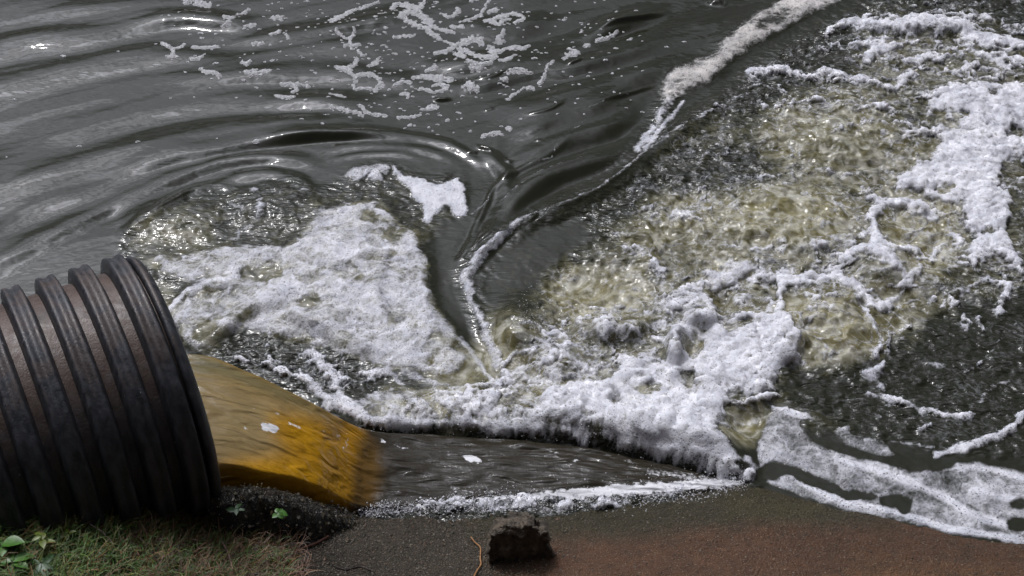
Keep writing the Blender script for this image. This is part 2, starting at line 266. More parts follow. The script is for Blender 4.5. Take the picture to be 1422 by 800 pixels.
# --- scum against the bank
SC = [(1074, 566), (1095, 569), (1131, 584), (1110, 587), (1140, 617), (1161, 623), (1188, 632), (1230, 641), (1266, 653), (1308, 650), (1350, 638), (1380, 642), (1422, 653), (1500, 665), (1560, 700), (1560, 860), (1422, 762), (1380, 752), (1320, 746), (1290, 736), (1260, 728), (1206, 718), (1164, 710), (1128, 698), (1071, 676), (1050, 668), (1050, 620), (1060, 580)]
poly(CH, [(1040, 600)]+SC, .3, 5, 'set'); poly(AE, SC, .1, 5, 'set')
poly(FO, SC, .63, 3)
poly(FO, [(1152, 593), (1176, 590), (1194, 605), (1230, 611), (1246, 630), (1232, 640), (1200, 629), (1176, 622), (1158, 608)], .6, 3)
stroke(FO, [(1240, 612, 3), (1265, 618, 4), (1300, 622, 4)], .6)
for P, x in (([(1098, 662, 5), (1125, 676, 8), (1160, 694, 9), (1210, 704, 8), (1260, 716, 7), (1330, 737, 8), (1422, 752, 8), (1500, 790, 9)], .86),
             ([(1170, 640, 7), (1250, 665, 11), (1310, 690, 12), (1360, 718, 12), (1422, 738, 12)], .8), ([(1330, 650, 7), (1380, 652, 9), (1430, 668, 14)], .8), ([(1350, 680, 10), (1430, 700, 14)], .74), ([(1090, 575, 4), (1120, 583, 4)], .85)):
    stroke(FO, P, x)
poly(FO, [(1050, 656), (1071, 641), (1104, 650), (1149, 671), (1179, 684), (1210, 690), (1176, 694), (1149, 682), (1119, 671), (1092, 658), (1080, 665), (1055, 668)], .02, 2, 'set')
poly(FO, [(1110, 587), (1131, 584), (1152, 599), (1169, 624), (1150, 622), (1128, 604)], .02, 2, 'set')
poly(FO, [(1155, 612), (1190, 633), (1232, 641), (1215, 634), (1180, 622)], .1, 2, 'set')
for (u, v, a, b, x, r) in ((1246, 696, 22, 7, .1, 5), (1255, 704, 8, 9, .1, 0), (1278, 645, 13, 7, .1, 0), (1414, 730, 14, 8, .1, 0), (1415, 700, 12, 7, .3, 0), (1200, 688, 18, 3, .2, 10), (1320, 636, 16, 3, .1, -5)):
    ell(FO, u, v, a, b, x, 2, rot=r)
# --- water lapping along the bank below the tongue
poly(FO, [(500, 712), (560, 702), (640, 692), (700, 690), (860, 688), (960, 672), (1040, 660), (1050, 676), (960, 688), (880, 706), (760, 716), (680, 716), (560, 722), (480, 720)], .62, 5)
poly(CH, [(480, 700), (700, 680), (1060, 650), (1050, 690), (700, 730), (480, 730)], 1, 6, 'set')

poly(CH, RAFT, .42, 5, 'set'); poly(CH, UP, .3, 4, 'set'); poly(CH, SC, .06, 5, 'set')
stroke(CH, [(500, 590, 10), (600, 596, 14), (700, 602, 16), (800, 610, 18), (880, 626, 18), (960, 645, 16), (1035, 655, 12)], .85)
# --- heights (metres)
FR = [(500, 606), (530, 594), (600, 592), (680, 600), (760, 602), (830, 610), (880, 624), (960, 644), (1012, 658), (1036, 660)]
poly(HT, [(440, 550), (540, 545), (700, 540), (860, 540), (1000, 575), (1040, 640)]+[(u, v-12) for u, v in FR[::-1]], .045, 13, 'add')
poly(HT, WM, .02, 14, 'add'); poly(HT, RAFT, .025, 10, 'add')
for (u, v, a, b, x) in ((720, 455, 34, 30, .10), (770, 500, 40, 26, .07), (830, 400, 70, 30, -.03), (850, 455, 50, 14, .06), (938, 480, 12, 22, .09), (975, 440, 22, 12, .06), (1095, 300, 80, 35, .05), (1150, 450, 60, 45, .09), (1225, 365, 40, 30, .07), (1280, 330, 40, 40, -.03),
                        (900, 585, 60, 18, .03), (980, 612, 38, 18, .03), (1090, 470, 18, 30, .04), (240, 300, 70, 25, .03), (380, 285, 60, 28, .03), (470, 380, 90, 60, .03), (1200, 180, 80, 30, .03), (965, 482, 14, 14, -.04), (1005, 425, 14, 14, -.03), (857, 556, 12, 10, -.05), (1270, 37, 70, 10, .04), (1350, 150, 50, 30, .03), (1040, 590, 30, 16, -.03), (430, 440, 60, 20, .02)):
    ell(HT, u, v, a, b, x, min(a, b)*.45, 'add')
# trough under the outflow
poly(HT, [(250, 520), (400, 590), (500, 620)]+[(u, v+4) for u, v in FR[1:]]+[(1030, 676), (900, 684), (700, 690), (500, 700), (300, 700)], -.045, 9, 'add')
# crest lines: (points), height, softness
def crest(pts, h, soft=1.0):
    ps = smooth(pts); sl, f = stroke_field(ps, soft, False); uu, vv = np.meshgrid(CU[sl[1]], CV[sl[0]])
    e = np.ones(uu.shape)
    ln = sum(math.hypot(q[0]-p[0], q[1]-p[1]) for p, q in zip(ps[:-1], ps[1:])); fd = min(90, ln*.33)
    for p in (ps[0], ps[-1]): e *= sst(0, fd, np.hypot(uu-p[0], vv-p[1]))
    HT[sl] += f*e*h
for P, h in (
    ([(-200, 330, 16), (0, 220, 14), (120, 178, 12), (235, 146, 11), (340, 136, 9), (440, 138, 9), (540, 150, 8)], .011),
    ([(-200, 380, 16), (0, 265, 13), (110, 228, 12), (210, 200, 11), (330, 178, 9), (460, 172, 8), (560, 176, 6)], .011),
    ([(-200, 470, 16), (0, 312, 14), (120, 262, 11), (220, 222, 9), (300, 205, 7), (380, 190, 6), (470, 182, 5), (560, 184, 4)], .012),
    ([(-100, 420, 16), (0, 358, 12), (90, 312, 10), (180, 268, 8), (260, 238, 7), (320, 224, 6)], .010),
    ([(-200, 180, 14), (0, 120, 14), (100, 96, 12), (180, 80, 11), (260, 78, 9), (350, 86, 7)], .010),
    ([(-200, 120, 12), (0, 68, 10), (120, 48, 11), (220, 26, 8), (300, 28, 7), (380, 38, 7)], .013),
    ([(300, 62, 6), (360, 54, 7), (420, 44, 8), (500, 28, 8), (600, 12, 8)], .016),
    ([(290, 90, 5), (350, 80, 7), (410, 68, 8), (480, 64, 8), (560, 66, 8)], .014),
    ([(-200, 60, 14), (0, 18, 12), (150, 6, 10), (300, -8, 10)], .010),
    ([(200, 120, 10), (330, 104, 9), (450, 100, 9), (560, 110, 7), (640, 112, 5)], .010),
    ([(560, 96, 8), (640, 90, 8), (720, 82, 9), (800, 62, 9), (860, 30, 8), (940, 10, 8)], .016),
    ([(600, 130, 6), (680, 112, 7), (740, 96, 8), (800, 90, 9), (870, 70, 10), (960, 40, 10)], .014),
    ([(660, 160, 7), (740, 150, 8), (800, 128, 8), (880, 108, 9), (960, 70, 9)], .014),
    ([(700, 200, 6), (760, 168, 8), (820, 150, 8), (880, 128, 7)], .016),
    ([(690, 250, 6), (730, 222, 8), (790, 190, 9), (850, 170, 8), (900, 140, 6)], .02),
    ([(640, 0, 10), (760, -10, 10), (900, -30, 10)], .012), ([(620, 40, 8), (700, 40, 9), (780, 20, 9)], .01),
    # rings round the left boil
    ([(160, 352, 4), (172, 325, 5), (210, 298, 5), (255, 268, 5), (300, 256, 4), (345, 255, 4)], .026),
    ([(295, 258, 4), (320, 248, 5), (350, 241, 5), (385, 240, 5), (420, 250, 5), (450, 270, 4)], .024),
    ([(240, 248, 5), (280, 232, 5), (325, 222, 5), (375, 219, 5), (425, 224, 6), (460, 240, 4)], .024),
    ([(340, 205, 5), (400, 192, 5), (480, 186, 4), (560, 188, 4), (620, 200, 4), (660, 222, 4), (690, 252, 4)], .020),
    ([(430, 215, 4), (490, 203, 4), (550, 203, 4), (610, 214, 4), (650, 236, 4)], .014),
    ([(480, 195, 3), (540, 194, 3), (600, 202, 3)], .008), ([(440, 228, 3), (500, 214, 3), (560, 214, 3), (600, 224, 3)], .01),
    ([(655, 212, 5), (685, 222, 7), (702, 240, 7), (700, 262, 7), (685, 290, 6)], .03),
    # shear line from the centre to the upper right
    ([(632, 400, 6), (645, 372, 7), (672, 340, 8), (702, 300, 9), (722, 272, 9), (765, 240, 9), (820, 222, 8), (870, 205, 7), (910, 170, 6)], .045),
    ([(690, 345, 7), (735, 305, 8), (790, 283, 8), (850, 252, 8), (900, 214, 7), (950, 175, 7), (1020, 130, 7)], .04),
    ([(905, 135, 8), (935, 105, 10), (990, 90, 10), (1030, 50, 12), (1090, 20, 12), (1180, -20, 12)], .010)):
    big = P[0][2] >= 6 and P[0][0] < 630; line = P[0][2] < 6
    crest([(u, v, s*(1.3 if big else 1.5 if not line else 1.25)) for u, v, s in P], h*(2.0 if big else .7 if line else .85 if h > .035 else 1.7 if P[0][0] > 620 else .9))
for P, h in (([(822, 46, 3), (850, 34, 3.5), (880, 27, 4), (935, 16, 5)], .05), ([(645, 112, 2.5), (680, 109, 3), (705, 98, 3), (735, 97, 2.5)], .035), ([(785, 93, 2.5), (812, 83, 2.5)], .035), ([(600, 140, 2.5), (628, 139, 2.5)], .035), ([(828, 143, 3), (870, 132, 3), (915, 118, 3)], .035), ([(725, 163, 2), (760, 155, 2.5), (790, 140, 2)], .028),
             ([(985, 2, 5), (1005, 4, 6)], .05), ([(648, 213, 3), (665, 214, 3)], .03), ([(660, 204, 3), (678, 208, 3), (686, 214, 2)], .04), ([(700, 222, 2), (712, 226, 3)], .03), ([(672, 157, 1.5), (688, 152, 1.5)], .02), ([(742, 196, 1.5), (752, 194, 1.5)], .02)):
    crest([(u, v-1, s*.55) for u, v, s in P], h*.42)
for P in ([(690, 285, 3), (715, 262, 3), (722, 250, 3), (760, 235, 3), (800, 222, 3), (845, 205, 3), (880, 190, 3)], [(655, 330, 3), (672, 290, 3), (690, 255, 3), (720, 235, 3), (775, 205, 3), (800, 175, 3)], [(738, 300, 3), (790, 283, 3), (830, 264, 3), (865, 240, 3), (893, 214, 3), (925, 190, 3)],
          [(640, 400, 3), (660, 365, 3), (690, 330, 3), (735, 297, 3)], [(625, 380, 4), (650, 340, 4), (668, 300, 4), (690, 262, 4)]): crest(P, .009)
for P, h_ in (([(272, 486, 6), (310, 455, 9), (340, 430, 9), (380, 412, 9), (430, 398, 8)], .035), ([(350, 440, 8), (420, 440, 9), (480, 470, 10), (560, 500, 10)], .02), ([(420, 350, 12), (470, 330, 14), (530, 310, 12)], .02), ([(540, 340, 8), (520, 400, 10), (540, 460, 10)], .018), ([(590, 400, 8), (600, 450, 9), (640, 500, 9)], .015), ([(230, 437, 6), (255, 410, 7), (290, 395, 7), (340, 388, 7)], .02)): crest(P, h_)
# foam strands stand proud of the water
HT += .016*sst(.35, 1.0, blur(FO, 3.5))*np.clip(blur(CH, 6)*1.5, .25, 1)
FO = np.clip(np.maximum(FO, np.minimum(.46, FO*.6+.55*blur(FO, 16)*np.clip(blur(CH, 6)*1.6-.2, 0, 1))), 0, 1)
HTs = blur(HT, 8)

def surface(x, y, detail=True):
    """height and material maps of the water surface at world x, y (m)"""
    wx = fbm(x*9, y*9, 3, 11); wy = fbm(x*9+40, y*9, 3, 15)
    z = np.zeros_like(x)
    for k in range(5):
        u, v = proj(x, y, z); z = .35*z+.65*samp(HTs, u, v)
    u, v = proj(x, y, z)
    ch = samp(CH, u, v); wa = 3.5+8*ch
    uw = u+wx*wa; vw = v+wy*wa*.6
    hx = fbm(x*32, y*32, 2, 17)*(2+3*ch); hy = fbm(x*32+20, y*32, 2, 18)*(1.5+2*ch); uw = uw+hx; vw = vw+hy
    f = samp(FO, uw, vw); a = samp(AE, uw, vw); t = samp(TN, uw, vw); h = samp(HT, u+wx*wa*.4, v+wy*wa*.3)
    far = sst(9, 14, y)+sst(4.5, 7, np.abs(x)); far = np.clip(far, 0, 1)
    h = h*(1+.5*gn(x*2.0, y*3, 19)*(ch < .2))
    # open-water swell, gentle, everywhere
    h = h+.012*gn(x*.7-y*.3, y*2.6-x*.9, 21)*(1-ch*.6)+.0035*gn(x*1.6-y*.8, y*6.5-x*2.4, 25)*(1-ch)+.0012*gn(x*3-y*1.5, y*15-x*6, 26)*(1-ch)
    # lace of foam in the turbulent water
    qx = x*7+wx*.8; qy = y*9+wy*.8
    f1, f2 = worley(qx, qy, 2); lace = 1-sst(0, .30, f2-f1)
    g1, g2 = worley(qx*2.7+9, qy*2.7, 5); lace2 = 1-sst(0, .34, g2-g1)
    n1 = fbm(x*16, y*22, 4, 31); n2 = fbm(x*60, y*75, 2, 37)
    turb = np.clip(ch*1.2, .28*sst(.1, .4, f), 1)
    m1 = fbm(x*4.2+wx*.7, y*6+wy*.7, 5, 33, .6)
    d = f+(.50*m1+.24*n1*(1-.4*a)+.12*n2*(1-.5*a)+(.24*(lace-.35)+.16*(lace2-.4))*(1-.5*a))*turb*(.45+.65*(1-np.abs(f-.5)))
    cov = sst(.34, .92, d)
    # relief: glassy lumps, streaming ripples, froth
    b1 = 1-np.abs(fbm(x*6+wx*.5, y*8, 2, 41))*2.4; b2 = ridged(x*20+wx, y*26, 3, 45)
    st = ridged((x*.8-y*.6)*8+wx*.5, (y*.8+x*.6)*26+wy, 2, 51)
    st2 = gn((x*.9-y*.45)*14+wx, (y*.9+x*.45)*52+wy*1.5, 57)
    fo = sst(.3, .7, cov); aa = np.clip(a, 0, 1)
    bil = 1.3*gn(x*4+wx*1.2, y*5.2+wy*1.2, 61)+.35*gn(x*11+wx, y*14+wy, 63)
    h = h+ch*(.010*b1*(1-.8*aa)+.018*bil*(.4+aa)+(.010*(st-.5)*(1-.6*fo)+.0030*st2*(1-fo))*(1-.65*np.clip(a, 0, 1))+.012*(b2-.4)*fo)
    h = h+.016*fo*turb*m1
    return h*(1-far), cov*(1-far), a*(1-far), ch*(1-far), t*(1-far), f

# ------------------------------------------------------------------ mesh helpers
def link(me, name, mat=None, parent=None):
    o = bpy.data.objects.new(name, me); C.objects.link(o)
    if mat is not None and not me.materials: me.materials.append(mat)
    if parent: o.parent = parent
    return o
def np_mesh(name, co, faces, attrs=None, shade=True):
    me = bpy.data.meshes.new(name); faces = np.asarray(faces, np.int32); k = faces.shape[1]
    me.vertices.add(len(co)); me.vertices.foreach_set('co', np.ascontiguousarray(co, np.float32).ravel())
    me.loops.add(faces.size); me.loops.foreach_set('vertex_index', faces.ravel())
    me.polygons.add(len(faces)); me.polygons.foreach_set('loop_start', np.arange(0, faces.size, k, dtype=np.int32))
    me.polygons.foreach_set('use_smooth', np.full(len(faces), shade))
    me.update(calc_edges=True)
    for n, a in (attrs or {}).items():
        a = np.asarray(a, np.float32)
        if a.ndim == 1:
            at_ = me.attributes.new(n, 'FLOAT', 'POINT'); at_.data.foreach_set('value', a)
        else:
            at_ = me.attributes.new(n, 'FLOAT_COLOR', 'POINT'); at_.data.foreach_set('color', np.c_[a, np.ones(len(a))].ravel().astype(np.float32))
    return me
def grid_faces(nx, ny):
    i, j = np.meshgrid(np.arange(nx-1), np.arange(ny-1)); a = (j*nx+i).ravel()
    return np.stack([a, a+1, a+1+nx, a+nx], 1)
def tag(o, label=None, cat=None, group=None, kind=None):
    if label: o['label'] = label
    if cat: o['category'] = cat
    if group: o['group'] = group
    if kind: o['kind'] = kind
    return o
def empty(name, loc, rz=0):
    o = bpy.data.objects.new(name, None); C.objects.link(o); o.location = loc; o.rotation_euler = (0, 0, rz); o.empty_display_size = .05
    return o
# ------------------------------------------------------------------ materials
class NT:
    def __init__(s, name):
        s.m = bpy.data.materials.new(name); s.m.use_nodes = True; s.t = s.m.node_tree; s.t.nodes.clear()
        s.out = s.n('ShaderNodeOutputMaterial'); s.b = s.n('ShaderNodeBsdfPrincipled'); s.l(s.b.outputs[0], s.out.inputs[0])
        s.co = s.n('ShaderNodeNewGeometry').outputs['Position']
    def n(s, t, **k):
        x = s.t.nodes.new(t)
        for a, b in k.items(): setattr(x, a, b)
        return x
    def l(s, a, b): s.t.links.new(a, b)
    def put(s, sock, v):
        if hasattr(v, 'is_linked'): s.l(v, sock)
        elif isinstance(v, tuple) and len(v) == 3 and sock.type == 'RGBA': sock.default_value = (*v, 1)
        else: sock.default_value = v
    def attr(s, name, col=False): return s.n('ShaderNodeAttribute', attribute_name=name).outputs['Color' if col else 'Fac']
    def noise(s, scale, det=3, dist=0, rough=.5, vec=None, stretch=None):
        x = s.n('ShaderNodeTexNoise'); x.inputs['Scale'].default_value = scale; x.inputs['Detail'].default_value = det
        x.inputs['Distortion'].default_value = dist; x.inputs['Roughness'].default_value = rough
        v = vec or s.co
        if stretch:
            mp = s.n('ShaderNodeMapping'); mp.inputs['Rotation'].default_value = (0, 0, R(stretch[3]) if len(stretch) > 3 else 0); mp.inputs['Scale'].default_value = stretch[:3]; s.l(v, mp.inputs['Vector']); v = mp.outputs[0]
        s.l(v, x.inputs['Vector']); return x.outputs['Fac']
    def vor(s, scale, feat='F1', vec=None):
        x = s.n('ShaderNodeTexVoronoi', feature=feat); x.inputs['Scale'].default_value = scale; s.l(vec or s.co, x.inputs['Vector']); return x.outputs['Distance']
    def math(s, op, a, b=0., c=0.):
        x = s.n('ShaderNodeMath', operation=op); s.put(x.inputs[0], a); s.put(x.inputs[1], b); s.put(x.inputs[2], c); return x.outputs[0]
    def mr(s, v, a, b, c=0., d=1., smooth_=False):
        x = s.n('ShaderNodeMapRange'); x.interpolation_type = 'SMOOTHSTEP' if smooth_ else 'LINEAR'
        s.put(x.inputs[0], v)
        for k, q in zip((1, 2, 3, 4), (a, b, c, d)): s.put(x.inputs[k], q)
        return x.outputs[0]
    def mix(s, f, a, b):
        x = s.n('ShaderNodeMix', data_type='RGBA'); s.put(x.inputs[0], f); s.put(x.inputs[6], a); s.put(x.inputs[7], b); return x.outputs[2]
    def bump(s, h, dist, strength=1., nrm=None):
        x = s.n('ShaderNodeBump'); s.put(x.inputs['Height'], h); x.inputs['Distance'].default_value = dist; s.put(x.inputs['Strength'], strength)
        if nrm: s.l(nrm, x.inputs['Normal'])
        return x.outputs[0]
    def set(s, **k):
        for a, v in k.items(): s.put(s.b.inputs[a.replace('_', ' ')], v)
        return s.m
def mat_water():
    s = NT('turbid water and foam')
    f = s.attr('foam'); a = s.attr('aer'); ch = s.attr('chop'); tn = s.attr('tan')
    n = s.noise(48, 5, .5, .62); n2 = s.noise(6.5, 4, 1.8, .55); n3 = s.noise(120, 3, .3)
    pit = s.vor(105); pit2 = s.vor(46); web = s.vor(60, 'DISTANCE_TO_EDGE')
    pits = s.math('MULTIPLY', s.mr(pit, .10, .26), s.mr(pit2, .10, .19))
    nn = s.noise(13, 4, 1.2, .58)
    ff = s.math('ADD', f, s.math('ADD', s.math('MULTIPLY', s.math('SUBTRACT', nn, .5), s.mr(ch, 0, .9, .15, .95)), s.math('MULTIPLY', s.math('SUBTRACT', n, .5), .32)))
    ff = s.math('ADD', ff, s.math('MULTIPLY', s.mr(web, .0, .25, .12, -.09), s.mr(ch, 0, .8, .3, 1)))
    edge = s.mr(ff, .12, .95, smooth_=True)
    fil = s.math('ABSOLUTE', s.math('SUBTRACT', s.noise(3.6, 2, 1.8, .45, stretch=(.75, 1.3, 1, 25)), .5)); fil2 = s.math('ABSOLUTE', s.math('SUBTRACT', s.noise(8.5, 2, 1.6, .5), .5))
    wisp = s.math('MULTIPLY', s.math('MULTIPLY', s.math('MAXIMUM', s.mr(fil, 0, .03, .8, 0), s.mr(fil2, 0, .028, .55, 0)), s.mr(n, .38, .58)), s.math('MULTIPLY', s.math('MULTIPLY', s.mr(ch, .35, .75), s.mr(a, .1, .45, .3, 1)), s.mr(s.noise(4, 2, .5), .38, .6)))
    edge = s.math('MAXIMUM', edge, wisp)
    cover = s.math('MULTIPLY', edge, s.mr(s.math('MAXIMUM', pits, s.mr(f, .92, 1.1)), 0, 1, .1, 1))
    aa = s.math('ADD', a, s.math('ADD', s.math('MULTIPLY', s.math('MULTIPLY', s.math('SUBTRACT', n2, .5), 1.5), s.mr(a, .05, .35)), s.math('MULTIPLY', s.math('SUBTRACT', n, .5), .25)))
    aer = s.mr(aa, .15, 1.15)
    body = s.mix(aer, (.017, .018, .011), (.19, .17, .082))
    milk = s.math('MULTIPLY', s.mr(s.math('ADD', s.math('MULTIPLY', s.noise(6, 6, 2.4, .56), .82), s.math('MULTIPLY', n, .18)), .44, .68, 0, .8), s.mr(a, .2, .7))
    body = s.mix(milk, body, (.50, .49, .42))
    fcol = s.mix(s.mr(n2, .35, .65), s.mix(tn, (.46, .465, .51), (.42, .38, .31)), s.mix(tn, (.68, .68, .72), (.58, .51, .42)))
    col = s.mix(cover, body, fcol)
    wb = s.math('ADD', s.math('MULTIPLY', s.noise(58, 2, .9, .5), .55), s.math('MULTIPLY', s.noise(20, 1, 1.2, .5, stretch=(.5, 1.5, 1, 27)), 2.8))
    b1 = s.bump(s.math('MULTIPLY', s.math('MULTIPLY', s.math('MULTIPLY', wb, ch), s.mr(a, .2, .9, 1, .14)), s.mr(cover, 0, .8, 1, .12)), .0065, 1.)
    fb = s.math('MULTIPLY', s.math('ADD', s.math('MULTIPLY', n, 2.0), s.math('ADD', s.mr(pit, 0, .5), s.math('MULTIPLY', n3, .8))), cover)
    b2 = s.bump(fb, .0024, 1., b1)
    s.b.subsurface_method = 'BURLEY'; s.b.inputs['Subsurface Radius'].default_value = (1, .95, .85); s.b.inputs['Subsurface Scale'].default_value = .022
    return s.set(Base_Color=col, Roughness=s.mr(cover, .1, .7, .06, .55), IOR=1.33, Normal=b2, Specular_IOR_Level=s.mr(cover, .2, 1, .5, .3), Subsurface_Weight=s.mr(s.math('MAXIMUM', cover, s.math('MULTIPLY', aer, .8)), .1, .8, 0, .75))
M_WATER = mat_water()
def mat_stream():
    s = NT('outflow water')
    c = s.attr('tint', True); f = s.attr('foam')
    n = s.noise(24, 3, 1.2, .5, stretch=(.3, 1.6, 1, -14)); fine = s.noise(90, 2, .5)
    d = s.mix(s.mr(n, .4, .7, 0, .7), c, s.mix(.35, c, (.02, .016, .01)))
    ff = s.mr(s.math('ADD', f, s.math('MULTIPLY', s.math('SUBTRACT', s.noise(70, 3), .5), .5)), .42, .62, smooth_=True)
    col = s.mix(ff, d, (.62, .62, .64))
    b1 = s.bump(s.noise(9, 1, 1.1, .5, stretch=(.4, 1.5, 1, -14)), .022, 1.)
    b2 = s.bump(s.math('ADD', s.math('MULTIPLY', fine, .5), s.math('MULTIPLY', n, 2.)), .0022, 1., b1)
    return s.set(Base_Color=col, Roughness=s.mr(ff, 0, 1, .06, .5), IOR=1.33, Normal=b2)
M_STREAM = mat_stream()
def mat_pipe(dust):
    s = NT('weathered black plastic' + (' dusty' if dust else ''))
    n = s.noise(9, 5, .6); st = s.noise(40, 4, .3, stretch=(1, 1, .25)); sp_ = s.noise(150, 2)
    nz = s.n('ShaderNodeSeparateXYZ'); s.l(s.n('ShaderNodeNewGeometry').outputs['Normal'], nz.inputs[0])
    up = s.mr(s.math('ADD', nz.outputs['Z'], s.math('MULTIPLY', s.math('SUBTRACT', n, .5), 1.6)), .35 if dust else .7, 1.05)
    base = s.mix(s.mr(st, .35, .7), (.017, .018, .022), (.050, .052, .060))
    base = s.mix(s.mr(sp_, .6, .72), base, (.045, .043, .04))
    d = s.math('MULTIPLY', up, .95 if dust else .55)
    col = s.mix(d, base, s.mix(s.mr(n, .3, .7), (.115, .066, .043), (.055, .04, .033)))
    scr = s.mr(s.noise(26, 2, 2.2, stretch=(1, 1, .4)), .74, .77); col = s.mix(s.math('MULTIPLY', scr, .5), col, (.3, .3, .3))
    return s.set(Base_Color=col, Specular_IOR_Level=.35, Roughness=s.mr(st, .3, .7, .34, .6), Normal=s.bump(s.math('ADD', sp_, st), .002, .7))
M_RIB, M_PWALL = mat_pipe(False), mat_pipe(True)
def mat_bank():
    s = NT('wet stained concrete and silt')
    c = s.attr('tint', True); wet = s.attr('wet')
    n = s.noise(16, 6, .3, .65); g = s.vor(110); g2 = s.noise(230, 3); n3 = s.noise(55, 4, .5, .6)
    d = s.mix(s.mr(n, .34, .68), s.mix(.5, c, (.03, .027, .02)), c)
    d = s.mix(s.mr(n3, .5, .7, 0, .55), d, s.mix(.5, c, (.02, .02, .016)))
    d = s.mix(s.mr(s.noise(7, 4, 1.), .4, .62, 0, .5), d, s.mix(.4, d, (.01, .01, .006)))
    d = s.mix(s.mr(g2, .58, .70, 0, .75), d, (.30, .24, .17))
    d = s.mix(s.mr(g2, .44, .36, 0, .6), d, (.015, .013, .01))
    h = s.math('ADD', s.math('MULTIPLY', g, .7), s.math('ADD', g2, s.math('MULTIPLY', n3, 1.4)))
    return s.set(Base_Color=d, Specular_IOR_Level=.3, Roughness=s.mr(wet, 0, 1, .85, .36), Normal=s.bump(s.math('ADD', h, s.math('MULTIPLY', n, 2.)), .009, 1.))
M_BANK = mat_bank()
def mat_simple(name, c1, c2, scale, rough=.7, bump=.003, stretch=None, dist=.4, spec=.5):
    s = NT(name); n = s.noise(scale, 5, dist, .6, stretch=stretch); f = s.noise(scale*6, 3)
    return s.set(Base_Color=s.mix(s.mr(n, .35, .65), c1, c2), Roughness=rough, Specular_IOR_Level=spec, Normal=s.bump(s.math('ADD', n, f), bump, 1.))
M_ROCK = mat_simple('wet dark rock', (.012, .011, .009), (.06, .05, .035), 45, .22, .022)
M_STUMP = mat_simple('rotten dark wood', (.035, .027, .018), (.13, .10, .068), 30, .6, .012, (1, 1, .4))
def mat_attr(name, rough=.6, spec=.4):
    s = NT(name); c = s.attr('tint', True); n = s.noise(90, 3)
    return s.set(Base_Color=s.mix(s.mr(n, .3, .7, 0, .4), c, (.03, .03, .015)), Roughness=rough, Specular_IOR_Level=spec)
M_VEG = mat_attr('vegetation'); M_PEB = mat_attr('pebbles', .45)
M_DROP = NT('water spray').set(Base_Color=(.72, .72, .76), Roughness=.2, IOR=1.33)
M_FLOAT = None
def mat_float():
    s = NT('floating foam bubbles'); p = s.vor(150); n = s.noise(60, 3)
    c = s.mix(s.mr(p, .1, .5), (.20, .20, .21), (.50, .50, .52))
    return s.set(Base_Color=s.mix(s.mr(n, .4, .7), c, (.34, .34, .34)), Roughness=.4, Normal=s.bump(s.math('ADD', p, n), .006, 1.))
M_FLOAT = mat_float()

# ------------------------------------------------------------------ the water
def graded(a, b, step, lo, hi, grow=1.22):
    xs = list(np.arange(a, b+step, step)); s = step
    while xs[-1] < hi: s *= grow; xs.append(xs[-1]+s)
    s = step; pre = []
    x = a
    while x > lo: s *= grow; x -= s; pre.append(x)
    return np.array(pre[::-1]+xs)
XS = graded(-3.35, 3.35, .0072, -60, 60); YS = graded(3.2, 7.95, .0075, -1.0, 140)
GX, GY = np.meshgrid(XS, YS); gx, gy = GX.ravel(), GY.ravel()
h, cov, aer, chp, tn_, fr = surface(gx, gy)
co = np.stack([gx, gy, h], 1)
# rounded lobes of froth pushed out along the surface normal, so that they also stand out from the wave's front
NX, NY = len(XS), len(YS); hg = h.reshape(NY, NX); dzx = np.gradient(hg, XS, axis=1).ravel(); dzy = np.gradient(hg, YS, axis=0).ravel()
nl = 1/np.sqrt(1+dzx**2+dzy**2); N_ = np.stack([-dzx*nl, -dzy*nl, nl], 1)
q1 = gx*1.0+.5*h; q2 = gy-2.2*h
wl1 = .05*fbm(q1*7, q2*7, 2, 151); lob = np.abs(gn((q1+wl1)*7, (q2-wl1)*8.5, 153))*.026+np.abs(gn((q1-wl1)*17, (q2+wl1)*20, 155))*.011+.0025*np.abs(gn(q1*42, q2*46, 157))
lob *= sst(.3, 1.0, cov)*np.clip((chp-.35)*2.2, .06, 1)
co += N_*lob[:, None]; F = grid_faces(len(XS), len(YS))
u_, v_ = proj(gx, gy, h)
fc = cov[F].mean(1); fu = u_[F].mean(1); fv = v_[F].mean(1)
cls = np.zeros(len(F), int); foamy = fc > .42
left = fu < 600+(fv < 330)*60
shore = (fv > 676+(fu < 1040)*0) & (fu < 1050) | (fu < 560) & (fv > 680)
scum = (fu > 1045) & (fv > 560+0*fu) & ((fv-560) > (fu-1045)*.02)
diag = (fv < 300-(fu-738)*.6+30) & (fu < 1210) & (fv < 150+(1210-fu)*.2) & ((fv-14) < (1150-fu)*.62+18) & ~left
brk = (fu < 1110) & (fv > 330)
cls[foamy] = 5; cls[foamy & brk] = 2; cls[foamy & diag] = 4; cls[foamy & left & (fv < 535)] = 1; cls[foamy & scum] = 3; cls[foamy & shore] = 6
names = {0: ('water', None, None, 'structure'),
         1: ('foam_raft', 'wide raft of bubbly white foam spread beside the pipe mouth, left of the dark shear line', 'foam', 'stuff'),
         2: ('breaking_foam', 'thick white foam breaking over the end of the outflow in the middle of the pool', 'foam', 'stuff'),
         3: ('shore_scum', 'grey film of bubbly scum lying against the brown bank at lower right', 'foam', 'stuff'),
         4: ('foam_streak', 'tan tinted diagonal foam streak along the edge of the calm water', 'foam', 'stuff'),
         5: ('foam_network', 'white foam strands laced over the khaki boiling water at right', 'foam', 'stuff'),
         6: ('lapping_foam', 'narrow strip of sparkling froth where the outflow meets the concrete bank', 'foam', 'stuff')}
